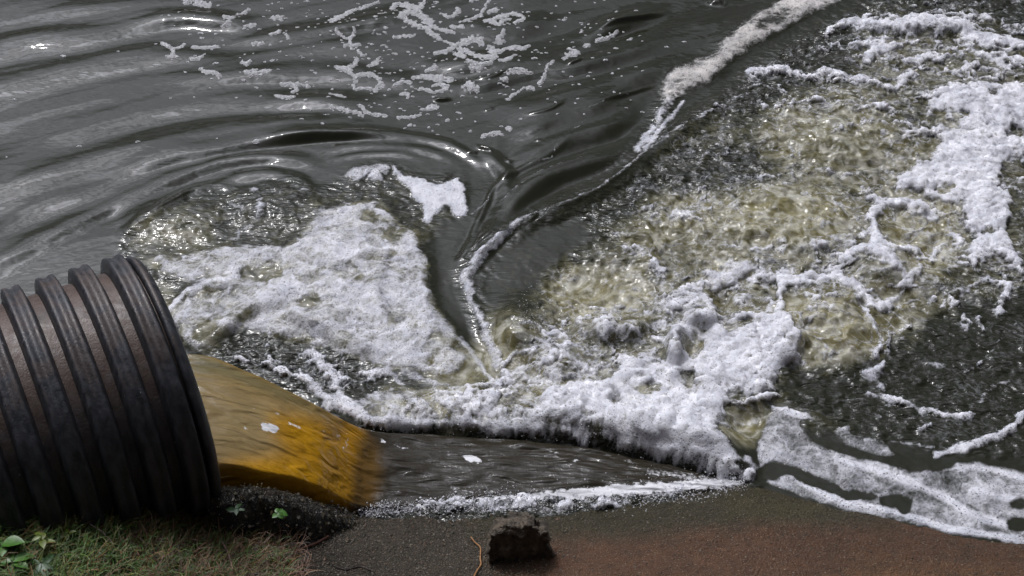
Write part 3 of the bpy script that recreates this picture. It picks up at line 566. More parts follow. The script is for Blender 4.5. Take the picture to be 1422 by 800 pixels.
for k, (nm, lab, cat, kind) in names.items():
    m = cls == k
    if not m.any(): continue
    ids, inv = np.unique(F[m], return_inverse=True)
    me = np_mesh(nm, co[ids], inv.reshape(-1, 4), dict(foam=cov[ids], aer=aer[ids], chop=chp[ids], tan=tn_[ids]))
    o = link(me, nm, M_WATER); tag(o, lab, cat, None, kind)

# ------------------------------------------------------------------ the bank
WL = [(-400, 520), (0, 590), (250, 640), (330, 690), (420, 708), (480, 716), (560, 718), (680, 712), (760, 712), (850, 704), (930, 690), (1000, 678), (1045, 672), (1100, 688), (1160, 706), (1240, 722), (1320, 740), (1422, 756), (1560, 800), (1860, 930)]
wl = [at(u, v, 0) for u, v in WL]; wlx = np.array([p.x for p in wl]); wly = np.array([p.y for p in wl])
wlx = np.r_[-60, wlx, 12, 60]; wly = np.r_[wly[0]+2, wly, wly[-1]-1, wly[-1]-4]
def bank_z(x, y):
    d = np.interp(x, wlx, wly)-y
    d = d+.012*fbm(x*9, y*9, 3, 61)
    z = np.where(d > 0, .25*d, .6*d)
    ml = 1-sst(-1.15, -.35, x)                       # raised left part that carries the pipe
    e = np.clip(2.5-y, 0, 9); z = z+.62*e*sst(0, 1.2, e)  # unseen rise behind the camera, added to block low sky light
    z = z+.13*(1-sst(-1.75, -1.0, x))*sst(.15, .5, d)
    z = z+ml*.17*sst(-.05, .3, d)+ml*.10*sst(.35, .8, d)
    z = z+(.006*fbm(x*5, y*5, 4, 65)+.005*ridged(x*26, y*26, 3, 67))*sst(-.1, .1, d)
    return np.maximum(z, -.8), d
RC = canvas(); GC = canvas(); BC = canvas()
def paint(P, col, soft):
    for cv, c in zip((RC, GC, BC), col): poly(cv, P, c, soft, 'set')
full = [(-420, 500), (1860, 500), (1860, 1000), (-420, 1000)]
paint(full, (.16, .085, .05), 2)
paint([(-420, 560), (520, 560), (650, 730), (620, 1000), (-420, 1000)], (.035, .032, .026), 20)
paint([(480, 700), (700, 715), (690, 800), (640, 1000), (480, 1000)], (.065, .058, .048), 14)
paint([(640, 690), (1046, 660), (1100, 688), (1240, 712), (1250, 735), (1060, 725), (900, 748), (740, 752), (640, 745)], (.06, .062, .035), 9)
paint([(1010, 680), (1110, 690), (1180, 712), (1100, 722), (1000, 712)], (.085, .082, .03), 10)
paint([(760, 770), (1000, 752), (1180, 760), (1150, 1000), (700, 1000)], (.19, .10, .062), 18)
paint([(1180, 760), (1422, 790), (1500, 1000), (1100, 1000)], (.24, .13, .07), 22)
paint([(1160, 735), (1422, 765), (1422, 785), (1250, 775), (1150, 760)], (.14, .072, .04), 9)
bx_ = graded(-2.2, 2.3, .011, -60, 60, 1.3); by_ = graded(2.6, 4.6, .011, -8, 5.4, 1.25)
BX, BY = np.meshgrid(bx_, by_); bxx, byy = BX.ravel(), BY.ravel(); bz, bd = bank_z(bxx, byy)
bu, bv = proj(bxx, byy, bz); wv = 14*fbm(bxx*7, byy*7, 4, 71)
tint = np.stack([samp(c, bu+wv, bv+wv*.6)*k for c, k in zip((RC, GC, BC), (.70, .60, .48))], 1)
tag(link(np_mesh('bank', np.stack([bxx, byy, bz], 1), grid_faces(len(bx_), len(by_)), dict(tint=tint, wet=1-sst(.02, .3, bd)*.75)), 'bank', M_BANK), kind='structure')
def on_bank(u, v):                                 # bank point under a photo pixel
    z = .1
    for _ in range(12):
        p = at(u, v, z); z = .5*z+.5*float(bank_z(np.array([p.x]), np.array([p.y]))[0][0])
    return at(u, v, z)

# ------------------------------------------------------------------ pipe
ALPHA = R(28); PR = .495; MZ = .62
ax = Vector((math.cos(ALPHA), math.sin(ALPHA), 0)); side = Vector((-math.sin(ALPHA), math.cos(ALPHA), 0)); up = Vector((0, 0, 1))
M0 = at(231, 533, MZ)
pipe = empty('drainage_pipe', (M0.x, M0.y, MZ-PR), 0)
tag(pipe, 'black corrugated plastic drainage pipe dusty brown between its ribs, pouring water into the pool', 'pipe')
def lathe(prof, seg=120, closed=False, jit=0):
    n = len(prof); co = []
    for k in range(seg):
        a = 2*math.pi*k/seg
        for s_, r_ in prof:
            rr = r_*(1+jit*math.sin(3*a+s_*4))
            p = ax*s_+side*(math.cos(a)*rr)+up*(math.sin(a)*rr+PR); co.append(tuple(p))
    f = []
    for k in range(seg):
        for i in range(n if closed else n-1):
            j = (i+1) % n; k2 = (k+1) % seg
            f.append((k*n+i, k*n+j, k2*n+j, k2*n+i))
    return np_mesh('ring', np.array(co), f)
PER, WALL = .120, .447
L = 2.6
tube = [(-L, WALL), (.02, WALL), (.028, WALL-.004), (.03, WALL-.012), (.028, WALL-.03), (.02, WALL-.034), (-L, WALL-.034)]
o = link(lathe([(-L, WALL)]+[(-L+i*(L/30), WALL) for i in range(1, 31)]+tube[1:]), 'pipe_wall', M_PWALL, pipe)
ribp = []
for t in np.linspace(0, 1, 19):                    # double-humped rib
    s_ = (t-.5)*.088; e = sst(0, .16, np.array(t))*sst(0, .16, np.array(1-t))
    r_ = WALL-.004+float(e)*(.051+.0040*math.cos((t-.5)*4*math.pi+math.pi))
    ribp.append((s_, r_))
ribp += [(.04, WALL-.01), (-.04, WALL-.01)]
rib_me = lathe(ribp, 140, True, .0015); rib_me.name = 'rib'; rib_me.materials.append(M_RIB)
for k in range(19):
    o = link(rib_me, 'rib', None, pipe); o.location = ax*(-.046-k*PER); 
lip = [(-.002, WALL-.005), (.002, WALL+.028), (.012, WALL+.034), (.024, WALL+.026), (.036, WALL+.012), (.042, WALL-.006), (.03, WALL-.03), (.02, WALL-.012)]
link(lathe(lip, 140, True), 'mouth_rim', M_RIB, pipe)

# ------------------------------------------------------------------ outflow stream
zw = MZ-.35*PR
farE = [(266, 492, zw), (300, 500, zw-.02), (345, 517, zw-.05), (395, 540, zw-.11), (445, 566, zw-.2), (490, 590, .12), (530, 600, .05), (600, 604, .0), (700, 610, -.01), (800, 620, -.01), (900, 640, -.01), (1000, 664, -.01), (1032, 674, -.02)]
nearE = [(300, 645, zw), (325, 652, zw-.03), (365, 655, zw-.07), (405, 662, zw-.13), (445, 676, zw-.22), (480, 694, .10), (512, 704, .03), (580, 706, .01), (680, 700, .0), (780, 694, .0), (880, 694, .0), (960, 688, .0), (1030, 682, -.01)]
fe = [at(*p) for p in farE]; ne = [at(*p) for p in nearE]
fe = [fe[0]-ax*.9+up*.05, fe[0]-ax*.3+up*.015]+fe[:1]+fe[2:]; ne = [ne[0]-ax*.9+up*.05, ne[0]-ax*.3+up*.015]+ne[:1]+ne[2:]
fs = smooth([tuple(p) for p in fe], 22); ns = smooth([tuple(p) for p in ne], 22)
NS = len(fs); NTc = 74
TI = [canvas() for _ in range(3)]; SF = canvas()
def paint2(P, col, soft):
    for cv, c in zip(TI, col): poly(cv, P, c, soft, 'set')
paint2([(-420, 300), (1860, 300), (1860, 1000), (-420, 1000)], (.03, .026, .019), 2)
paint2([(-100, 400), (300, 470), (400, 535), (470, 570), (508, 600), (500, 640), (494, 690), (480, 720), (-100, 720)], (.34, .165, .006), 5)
paint2([(-100, 400), (262, 470), (330, 520), (400, 545), (470, 578), (455, 590), (400, 580), (385, 600), (400, 630), (370, 645), (300, 648), (-100, 700)], (.235, .17, .075), 14)  # tan of turbid water plus sky sheen, both painted into the colour
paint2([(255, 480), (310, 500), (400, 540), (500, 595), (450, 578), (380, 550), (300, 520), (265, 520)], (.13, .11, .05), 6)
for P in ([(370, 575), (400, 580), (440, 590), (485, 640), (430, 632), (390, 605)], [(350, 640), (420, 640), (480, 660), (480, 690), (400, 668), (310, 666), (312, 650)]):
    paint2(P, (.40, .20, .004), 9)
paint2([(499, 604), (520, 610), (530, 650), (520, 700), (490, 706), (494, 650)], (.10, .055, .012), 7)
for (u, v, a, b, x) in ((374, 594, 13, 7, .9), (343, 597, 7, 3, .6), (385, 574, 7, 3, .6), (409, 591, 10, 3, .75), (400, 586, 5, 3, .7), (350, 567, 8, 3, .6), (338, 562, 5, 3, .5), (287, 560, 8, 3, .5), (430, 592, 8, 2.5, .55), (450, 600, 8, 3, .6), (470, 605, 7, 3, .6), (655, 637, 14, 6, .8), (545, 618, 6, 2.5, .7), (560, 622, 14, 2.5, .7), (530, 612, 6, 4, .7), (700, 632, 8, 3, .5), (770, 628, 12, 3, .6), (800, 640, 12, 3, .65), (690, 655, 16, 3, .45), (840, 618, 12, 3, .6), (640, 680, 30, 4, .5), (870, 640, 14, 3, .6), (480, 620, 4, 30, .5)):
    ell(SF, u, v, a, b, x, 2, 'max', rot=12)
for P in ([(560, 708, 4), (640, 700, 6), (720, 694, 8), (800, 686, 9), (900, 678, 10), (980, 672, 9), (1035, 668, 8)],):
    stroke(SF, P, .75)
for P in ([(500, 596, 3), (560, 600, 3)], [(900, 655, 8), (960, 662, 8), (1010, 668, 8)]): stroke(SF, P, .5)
co = []
for i in range(NS):
    a = Vector(fs[i]); b = Vector(ns[i]); wd = (b-a)
    for j in range(NTc):
        if j < 7: q = j/7; p = a-wd.normalized()*(.06*(1-q)) ; z = a.z-.34*(1-q)**1.5
        elif j >= NTc-7: q = (NTc-1-j)/7; p = b+wd.normalized()*(.02*(1-q)); z = b.z-.3*(1-q)**1.3
        else:
            t = (j-7)/(NTc-15); p = a.lerp(b, t); z = p.z+.012*math.sin(math.pi*t)
        co.append((p.x, p.y, z))
co = np.array(co); sx, sy = co[:, 0].copy(), co[:, 1].copy()
sarr = np.repeat(np.arange(NS)/22., NTc); tarr = np.tile(np.arange(NTc)/NTc, NS)
amp = .004+.007*sst(5, 8, sarr)
co[:, 2] += amp*fbm(sarr*1.3+tarr*2, tarr*11-sarr*.5, 4, 81)+.005*sst(7, 11, sarr)*gn(sx*6+sy*3, sy*22-sx*7, 85)
co[:, 2] += .012*sst(10.5, 13, sarr)*fbm(sx*30, sy*40, 3, 87)
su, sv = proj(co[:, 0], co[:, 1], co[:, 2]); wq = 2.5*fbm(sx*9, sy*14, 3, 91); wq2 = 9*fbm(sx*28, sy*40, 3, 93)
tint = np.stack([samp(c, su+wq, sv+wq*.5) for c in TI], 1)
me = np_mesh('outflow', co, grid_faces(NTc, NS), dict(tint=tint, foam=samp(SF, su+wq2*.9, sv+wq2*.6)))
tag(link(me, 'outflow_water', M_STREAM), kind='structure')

# ------------------------------------------------------------------ floating foam on the calm water
def foam_patch(strokes, name='foam_patch', thick=.012):
    cv_pts = [p for s_ in strokes for p in s_]
    us = [p[0] for p in cv_pts]; vs_ = [p[1] for p in cv_pts]; mw = max(p[2] for p in cv_pts)*2.2+5
    cs = [at(u, v) for u, v in ((min(us)-mw, min(vs_)-mw), (max(us)+mw, min(vs_)-mw), (min(us)-mw, max(vs_)+mw), (max(us)+mw, max(vs_)+mw))]
    st = .007
    xs = np.arange(min(p.x for p in cs), max(p.x for p in cs), st); ys = np.arange(min(p.y for p in cs), max(p.y for p in cs), st)
    if len(xs)*len(ys) > 400000: st = .011; xs = np.arange(xs[0], xs[-1], st); ys = np.arange(ys[0], ys[-1], st)
    X, Y = np.meshgrid(xs, ys); x, y = X.ravel(), Y.ravel(); u, v = proj(x, y, 0*x)
    u = u+3.2*fbm(x*22, y*22, 3, 101); v = v+2.2*fbm(x*22+9, y*22, 3, 103)
    f = np.zeros_like(x); rad_ = max(p[2] for p in cv_pts)
    for s_ in strokes:
        s_ = smooth(s_, 3) if len(s_) > 2 else (s_ if len(s_) > 1 else [s_[0], (s_[0][0]+1, s_[0][1], s_[0][2])])
        for p, q in zip(s_[:-1], s_[1:]):
            dx, dy = q[0]-p[0], q[1]-p[1]; t = np.clip(((u-p[0])*dx+(v-p[1])*dy)/(dx*dx+dy*dy+1e-9), 0, 1)
            d = np.hypot(u-p[0]-t*dx, v-p[1]-t*dy)/(.82*(p[2]+(q[2]-p[2])*t)); f = np.maximum(f, 1-.5*d)
    f = f+.34*fbm(x*26, y*30, 3, 105)+.16*fbm(x*70, y*70, 2, 107)-.30*(1-sst(.12, .42, worley(x*34, y*38, 7)[0]))*(rad_ > 3.4)+.02
    H = surface(x, y)[0]
    z = H+thick*np.clip(f-.5, -.4, .35)*1.4+.0035*np.abs(fbm(x*70, y*70, 2, 109))*(f > .5)
    Fq = grid_faces(len(xs), len(ys)); keep = (f[Fq] > .44).any(1)
    if keep.sum() < 2: return None
    ids, inv = np.unique(Fq[keep], return_inverse=True)
    return link(np_mesh(name, np.stack([x, y, z], 1)[ids], inv.reshape(-1, 4)), name, M_FLOAT)
# (strokes, label)
PATCH = [
 ([[(257, 3, 6), (268, 1, 5)], [(275, 6, 7), (290, 8, 6)]], 'pair of foam clots at the top edge, leftmost on the calm water'),
 ([[(225, 61, 3.5), (234, 66, 3.5), (240, 72, 4), (241, 80, 4), (238, 83, 3)], [(240, 70, 4), (250, 67, 3), (257, 62, 2.5)], [(234, 82, 3), (246, 83, 3)]], 'Y-shaped clump of foam on calm water, far left of the floating foam'),
 ([[(268, 66, 3.5), (280, 67, 4), (302, 64, 3.5)]], 'short bar of foam just right of the Y-shaped clump'),
 ([[(266, 86, 3), (276, 84, 3.5), (285, 79, 2.5)]], 'thin sloping foam sliver below the short bar'),
 ([[(280, 100, 3), (288, 106, 5), (300, 108, 5), (306, 113, 2.5)]], 'wedge of foam with a pointed left horn on the calm water'),
 ([[(336, 90, 4), (342, 94, 4), (348, 88, 3)]], 'small three-cornered foam clot above the boat-shaped one'),
 ([[(342, 106, 4), (355, 108, 5.5), (368, 105, 4), (380, 104, 2)]], 'boat-shaped foam clot with a frothy peak'),
 ([[(390, 118, 3), (405, 117, 3.5), (412, 122, 4), (408, 128, 4)], [(412, 116, 2.5), (430, 120, 2.5)]], 'hook-shaped foam clump at the left of the ring-shaped ones'),
 ([[(384, 136, 3), (395, 139, 4), (410, 139, 2.5)]], 'flat foam smear just below the hook-shaped clump'),
 ([[(330, 22, 2), (340, 18, 3.5), (345, 14, 3)]], 'small comma of foam near the brightest ripples'),
 ([[(380, 25, 4), (388, 26, 5), (392, 23, 3)]], 'round knobbly foam clot at the end of a bright ripple'),
 ([[(313, 30, 4), (325, 29, 3)], [(310, 40, 3), (320, 37, 3)], [(340, 40, 3), (354, 35, 3)]], 'broken chain of foam crumbs riding the brightest ripple'),
 ([[(352, 64, 3.5), (365, 62, 3)]], 'small oblong foam crumb between two bright ripples'),
 ([[(400, 57, 3), (398, 53, 3.5)], [(376, 52, 3), (388, 47, 4)]], 'teardrop foam crumbs on the crest of the second bright ripple'),
 ([[(460, 30, 5), (476, 22, 4.5), (490, 14, 2.5), (510, 8, 2.5), (525, 2, 3)]], 'long comet of foam trailing up to the top edge'),
 ([[(468, 46, 3), (480, 56, 3), (490, 52, 3.5), (492, 44, 3)], [(486, 58, 3), (488, 67, 4), (498, 65, 3)], [(480, 68, 3), (488, 66, 4)], [(497, 74, 2.5), (507, 77, 3)]], 'twisting string of foam with a curled head, left of the big foam lattice'),
 ([[(466, 95, 4), (478, 98, 5), (490, 95, 5), (495, 82, 3)], [(480, 100, 4), (492, 108, 4), (492, 122, 4.5)], [(492, 108, 3), (510, 105, 4), (524, 110, 4.5), (528, 118, 5), (520, 125, 3)], [(492, 124, 3), (508, 122, 3), (522, 126, 3)]], 'ring-shaped foam clump round a patch of dark water'),
 ([[(512, 92, 3), (518, 90, 4), (528, 80, 2)]], 'small stick-like foam clot with a thick foot, above the ring'),
 ([[(458, 133, 2.5), (470, 136, 2.5), (480, 138, 2)], [(462, 153, 3), (478, 156, 4), (500, 160, 4), (503, 163, 3)], [(500, 150, 3), (512, 158, 3), (535, 161, 3)]], 'long broken band of foam below the ring-shaped clump'),
 ([[(545, 12, 5), (552, 5, 4), (565, 8, 6), (580, 12, 6), (590, 3, 4)], [(555, 25, 4), (570, 18, 6), (585, 22, 5), (600, 32, 4)], [(557, 26, 4), (575, 35, 5), (590, 40, 5), (603, 50, 5), (612, 56, 2.5)], [(585, 22, 5), (592, 30, 6), (605, 40, 3), (620, 44, 3), (630, 47, 3)], [(612, 56, 2.5), (626, 61, 2), (640, 62, 3)]], 'large foam lattice of crossing strands, top centre of the calm water'),
 ([[(604, 74, 3), (620, 72, 4), (632, 64, 4), (644, 60, 6), (656, 56, 5), (668, 60, 6)], [(632, 76, 4), (645, 84, 4), (636, 68, 4)], [(640, 68, 4), (655, 76, 5), (665, 84, 5), (685, 84, 6), (688, 78, 6)], [(680, 66, 5), (686, 74, 7), (700, 70, 4), (716, 66, 4), (726, 68, 4), (736, 64, 2.5)]], 'large open net of foam with dark water holes, below the crossing strands'),
 ([[(650, 92, 4), (660, 97, 6), (672, 96, 4), (684, 92, 3)], [(655, 101, 3), (668, 101, 3)]], 'dense clot of foam hanging below the open net'),
 ([[(694, 90, 2.5), (706, 87, 3), (716, 80, 2.5)]], 'thin upturned foam streak right of the dense clot'),
 ([[(612, 21, 1.8), (626, 24, 3), (634, 20, 5), (636, 14, 3.5)]], 'foam tadpole with a knobbly head right of the lattice'),
 ([[(640, 32, 2.5), (655, 28, 3), (666, 22, 4), (672, 14, 2.5), (680, 2, 3)], [(655, 2, 4), (666, 1, 3)]], 'slender foam strand climbing to the top edge, right of the tadpole'),
 ([[(678, 18, 3), (690, 15, 3.5)], [(674, 32, 3), (688, 28, 5), (700, 24, 5), (712, 20, 3.5), (724, 24, 4), (726, 30, 4), (716, 36, 4)], [(682, 34, 4), (692, 38, 4), (698, 33, 4), (708, 30, 3)]], 'pierced oval foam clump right of the slender strand'),
 ([[(627, 38, 3.5), (642, 40, 3)], [(656, 40, 2.5)]], 'small foam dash under the slender strand'),
 ([[(690, 58, 3.5), (696, 52, 4), (700, 47, 3)], [(692, 60, 3), (700, 58, 3)]], 'little foam fork between the pierced oval and the open net'),
 ([[(548, 53, 3.5), (562, 52, 3), (578, 49, 2)]], 'flat pennant of foam left of the open net'),
 ([[(592, 100, 3), (600, 97, 4), (606, 96, 3)], [(574, 109, 3), (590, 108, 5), (610, 110, 6), (628, 111, 3.5)]], 'flat spindle of foam with a clot above it'),
 ([[(547, 121, 2), (556, 117, 3), (570, 116, 3)]], 'small curved foam eyebrow left of the C-shaped patch'),
 ([[(600, 120, 3), (614, 118, 3.5), (621, 123, 4), (612, 128, 3), (600, 128, 3), (584, 124, 3)]], 'C-shaped foam patch below the spindle'),
 ([[(557, 131, 3), (566, 130, 3.5), (565, 136, 3)]], 'tiny triangle of foam below the eyebrow'),
 ([[(645, 125, 4), (652, 118, 4), (655, 126, 6), (662, 127, 5)]], 'foam bell right of the C-shaped patch'),
 ([[(586, 152, 3), (600, 149, 5), (608, 147, 3)], [(553, 162, 2.5), (570, 163, 3), (584, 160, 2)]], 'pair of foam smears on the first dark ring of ripples'),
 ([[(695, 116, 4), (703, 115, 4)], [(705, 107, 3), (722, 104, 4), (738, 107, 3)]], 'long foam tatters beside a black wave slit, centre of the calm water'),
 ([[(706, 139, 3.5), (713, 132, 2.5), (724, 125, 2.5), (738, 122, 4), (742, 126, 2)]], 'foam boomerang on the calm water above the junction of ripples'),
 ([[(750, 117, 4), (756, 109, 3), (760, 98, 3), (768, 92, 2.5)]], 'upright foam streak right of the boomerang'),
 ([[(783, 87, 3), (792, 80, 6), (802, 78, 4), (790, 72, 3)]], 'frothy foam triangle by the second black slit'),
 ([[(812, 68, 4), (818, 67, 3)], [(828, 60, 2.5), (846, 54, 3.5), (858, 46, 2)]], 'foam crumbs on the crest left of the diagonal streak'),
 ([[(670, 191, 3), (684, 186, 4), (694, 187, 5)], [(704, 178, 3), (709, 181, 3.5)]], 'foam clots just above the point where the ripples meet'),
]
for st_, lab in PATCH:
    o = foam_patch(st_)
    if o: tag(o, lab, 'foam patch', 'foam patches floating on the calm water')
# crumbs
cr_ = []
fixed = [(88, 79, 4), (165, 75, 2), (356, 202, 5), (110, 204, 3), (192, 203, 3), (20, 139, 2.5), (10, 221, 2), (302, 198, 2), (270, 138, 2), (340, 78, 2), (378, 87, 3.5), (438, 104, 3), (338, 115, 3.5), (300, 92, 4), (278, 46, 4), (280, 53, 3.5), (300, 47, 3), (448, 177, 3), (433, 155, 2), (745, 40, 3), (783, 28, 4), (733, 18, 3.5), (808, 44, 2.5), (548, 75, 4), (532, 65, 4), (516, 64, 3), (562, 130, 2), (621, 167, 4), (569, 174, 4), (653, 183, 3), (743, 87, 3.5), (744, 72, 3), (535, 40, 4), (534, 46, 3), (522, 28, 3), (492, 32, 4), (606, 3, 4), (585, 67, 2.5), (850, 105, 3), (875, 58, 3.5), (840, 90, 3.5), (925, 68, 3), (950, 60, 3), (427, 2, 3), (445, 14, 2)]
for u, v, r in fixed: cr_.append([(u-r*.4, v, r*.8), (u+r*.6, v+.3, r*.7)])
for _ in range(520):
    u = random.gauss(570, 170); v = abs(random.gauss(70, 65)); 
    if 200 < u < 900 and v < 190-abs(u-600)*.1: cr_.append([(u, v, random.uniform(.9, 2.2)), (u+random.uniform(1, 3), v, random.uniform(.9, 1.8))])
me_co, me_f, base = [], [], 0
for s_ in cr_:
    cx = sum(p[0] for p in s_)/len(s_); cy = sum(p[1] for p in s_)/len(s_); c0 = at(cx, cy)
    rad = max(p[2] for p in s_)/240; zc = float(surface(np.array([c0.x]), np.array([c0.y]))[0][0]); n = 9
    ph = random.random()*6
    for ring, (rr, zz) in enumerate(((1, -.15), (.75, .22), (.35, .38))):
        for k in range(n):
            a = 2*math.pi*k/n; q = rad*rr*(1+.25*math.sin(2*a+ph)+.15*math.sin(3*a+ph*2))
            me_co.append((c0.x+math.cos(a)*q*1.4, c0.y+math.sin(a)*q*1.1, zc+rad*zz))
    me_co.append((c0.x, c0.y, zc+rad*.42))
    for ring in range(2):
        for k in range(n): k2 = (k+1) % n; me_f.append((base+ring*n+k, base+ring*n+k2, base+(ring+1)*n+k2, base+(ring+1)*n+k))
    for k in range(0, n): me_f.append((base+2*n+k, base+2*n+(k+1) % n, base+3*n, base+3*n))
    base += 3*n+1
mm = bpy.data.meshes.new('foam_crumbs'); mm.from_pydata(me_co, [], [f if f[2] != f[3] else f[:3] for f in me_f]); mm.polygons.foreach_set('use_smooth', [True]*len(mm.polygons))
tag(link(mm, 'foam_crumbs', M_FLOAT), 'scattered tiny foam crumbs drifting on the calm grey water', 'foam', None, 'stuff')

# ------------------------------------------------------------------ spray: beads of water thrown off the foam
def beads(name, n, gen, label, mat=M_DROP, seed=1):
    r = np.random.default_rng(seed); P, S = gen(r, n)
    oc = np.array([(1, 0, 0), (-1, 0, 0), (0, 1, 0), (0, -1, 0), (0, 0, 1), (0, 0, -1)], float)
    of = np.array([(0, 2, 4), (2, 1, 4), (1, 3, 4), (3, 0, 4), (2, 0, 5), (1, 2, 5), (3, 1, 5), (0, 3, 5)])
    n = len(P); co = P[:, None, :]+oc[None]*S[:, None, None]*r.uniform(.6, 1.5, (n, 1, 3))
    f = of[None]+(np.arange(n)*6)[:, None, None]
    return tag(link(np_mesh(name, co.reshape(-1, 3), f.reshape(-1, 3)), name, mat), label, 'spray', None, 'stuff')
def along(pts, r, n, spread, hmax, smin, smax):
    pts = np.array(smooth(pts, 8)); k = r.integers(0, len(pts)-1, n); t = r.random(n)[:, None]
    q = pts[k]*(1-t)+pts[k+1]*t
    u = q[:, 0]+r.normal(0, 4, n); v = q[:, 1]+r.normal(0, 1, n)*q[:, 2]*spread
    P = np.array([tuple(at(a, b, 0)) for a, b in zip(u, v)]); 
    H = surface(P[:, 0], P[:, 1])[0]; bzz = bank_z(P[:, 0], P[:, 1])[0]
    P[:, 2] = np.maximum(np.maximum(H, bzz), -.01*np.ones(n))+hmax*r.random(n)**3
    return P, smin+(smax-smin)*r.random(n)**3
beads('bank_spray', 0, lambda r, n: along([(500, 712, 5), (560, 708, 5), (640, 702, 8), (720, 698, 10), (860, 690, 13), (960, 680, 11), (1035, 668, 8)], r, 5200, 1.0, .035, .0012, .0042), 'fine white spray beads along the edge of the concrete bank', seed=3)
beads('wave_spray', 0, lambda r, n: along([(520, 585, 8), (600, 583, 8), (700, 585, 9), (800, 590, 10), (900, 612, 10), (1010, 640, 8)], r, 1500, 1.2, .16, .001, .0035), 'drops of spray jumping off the front of the breaking foam', seed=4)
beads('boil_spray', 0, lambda r, n: along([(720, 440, 25), (800, 470, 30), (940, 450, 40), (1080, 400, 50), (1230, 350, 50), (1330, 250, 50), (1380, 120, 40)], r, 1600, 1.0, .12, .001, .003), 'scattered drops above the boiling foam at right', seed=5)

# ------------------------------------------------------------------ wet rock ledge beside the outflow
def ledge():
    ln = [(285, 692, .46, .10), (320, 688, .45, .10), (355, 686, .42, .10), (390, 692, .36, .10), (425, 702, .28, .09), (455, 710, .17, .07), (490, 716, .05, .05)]
    P = [at(u, v, z-.03) for u, v, z, w_ in ln]; pts = smooth([(p.x, p.y, l[2], l[3]) for p, l in zip(P, ln)], 12)
    co = []; m = 34
    for x, y, z, w_ in pts:
        for j in range(m):
            a = math.pi*(j/(m-1)*1.3-.15); co.append((x+.03*math.cos(a), y-w_*math.cos(a)*.85, z*.0+(z)*(max(-.3, math.sin(a))**.8 if math.sin(a) > 0 else math.sin(a)*.5)))
    co = np.array(co); x, y = co[:, 0], co[:, 1]
    co[:, 2] += .030*(ridged(x*18, y*18, 4, 121)-.4)+.010*fbm(x*60, y*60, 2, 125)-.01; co[:, 1] += .02*fbm(x*12, co[:, 2]*12, 3, 127)
    return np_mesh('ledge', co, grid_faces(m, len(pts)))
tag(link(ledge(), 'rock_ledge', M_ROCK), 'dark wet pebbly rock ledge under the orange water, right of the pipe mouth', 'rock')

def ledge_stones():
    m = [o for o in C.objects if o.name == 'rock_ledge'][0].data; n = len(m.vertices); c = np.zeros(n*3, np.float32); m.vertices.foreach_get('co', c); c = c.reshape(-1, 3).astype(float)
    r = np.random.default_rng(77); k = r.integers(0, n-1, 2600); P = c[k]+r.normal(0, .004, (2600, 3)); S = .0018+.006*r.random(2600)**3
    oc = np.array([(1, 0, 0), (-1, 0, 0), (0, 1, 0), (0, -1, 0), (0, 0, 1), (0, 0, -1)], float)
    of = np.array([(0, 2, 4), (2, 1, 4), (1, 3, 4), (3, 0, 4), (2, 0, 5), (1, 2, 5), (3, 1, 5), (0, 3, 5)])
    co = P[:, None, :]+oc[None]*S[:, None, None]*r.uniform(.6, 1.5, (2600, 6, 1)); f = of[None]+(np.arange(2600)*6)[:, None, None]
    pal = np.array([(.16, .14, .10), (.05, .045, .035), (.25, .23, .19), (.10, .08, .04), (.03, .028, .022)]); cc = np.repeat(pal[r.integers(0, 5, 2600)], 6, 0)
    s = NT('wet ledge gravel'); M = s.set(Base_Color=s.attr('tint', True), Roughness=.15)
    tag(link(np_mesh('ledge_gravel', co.reshape(-1, 3), f.reshape(-1, 3), dict(tint=cc), False), 'ledge_gravel', M), 'wet glinting gravel crusted over the dark rock ledge', 'gravel', None, 'stuff')
ledge_stones()
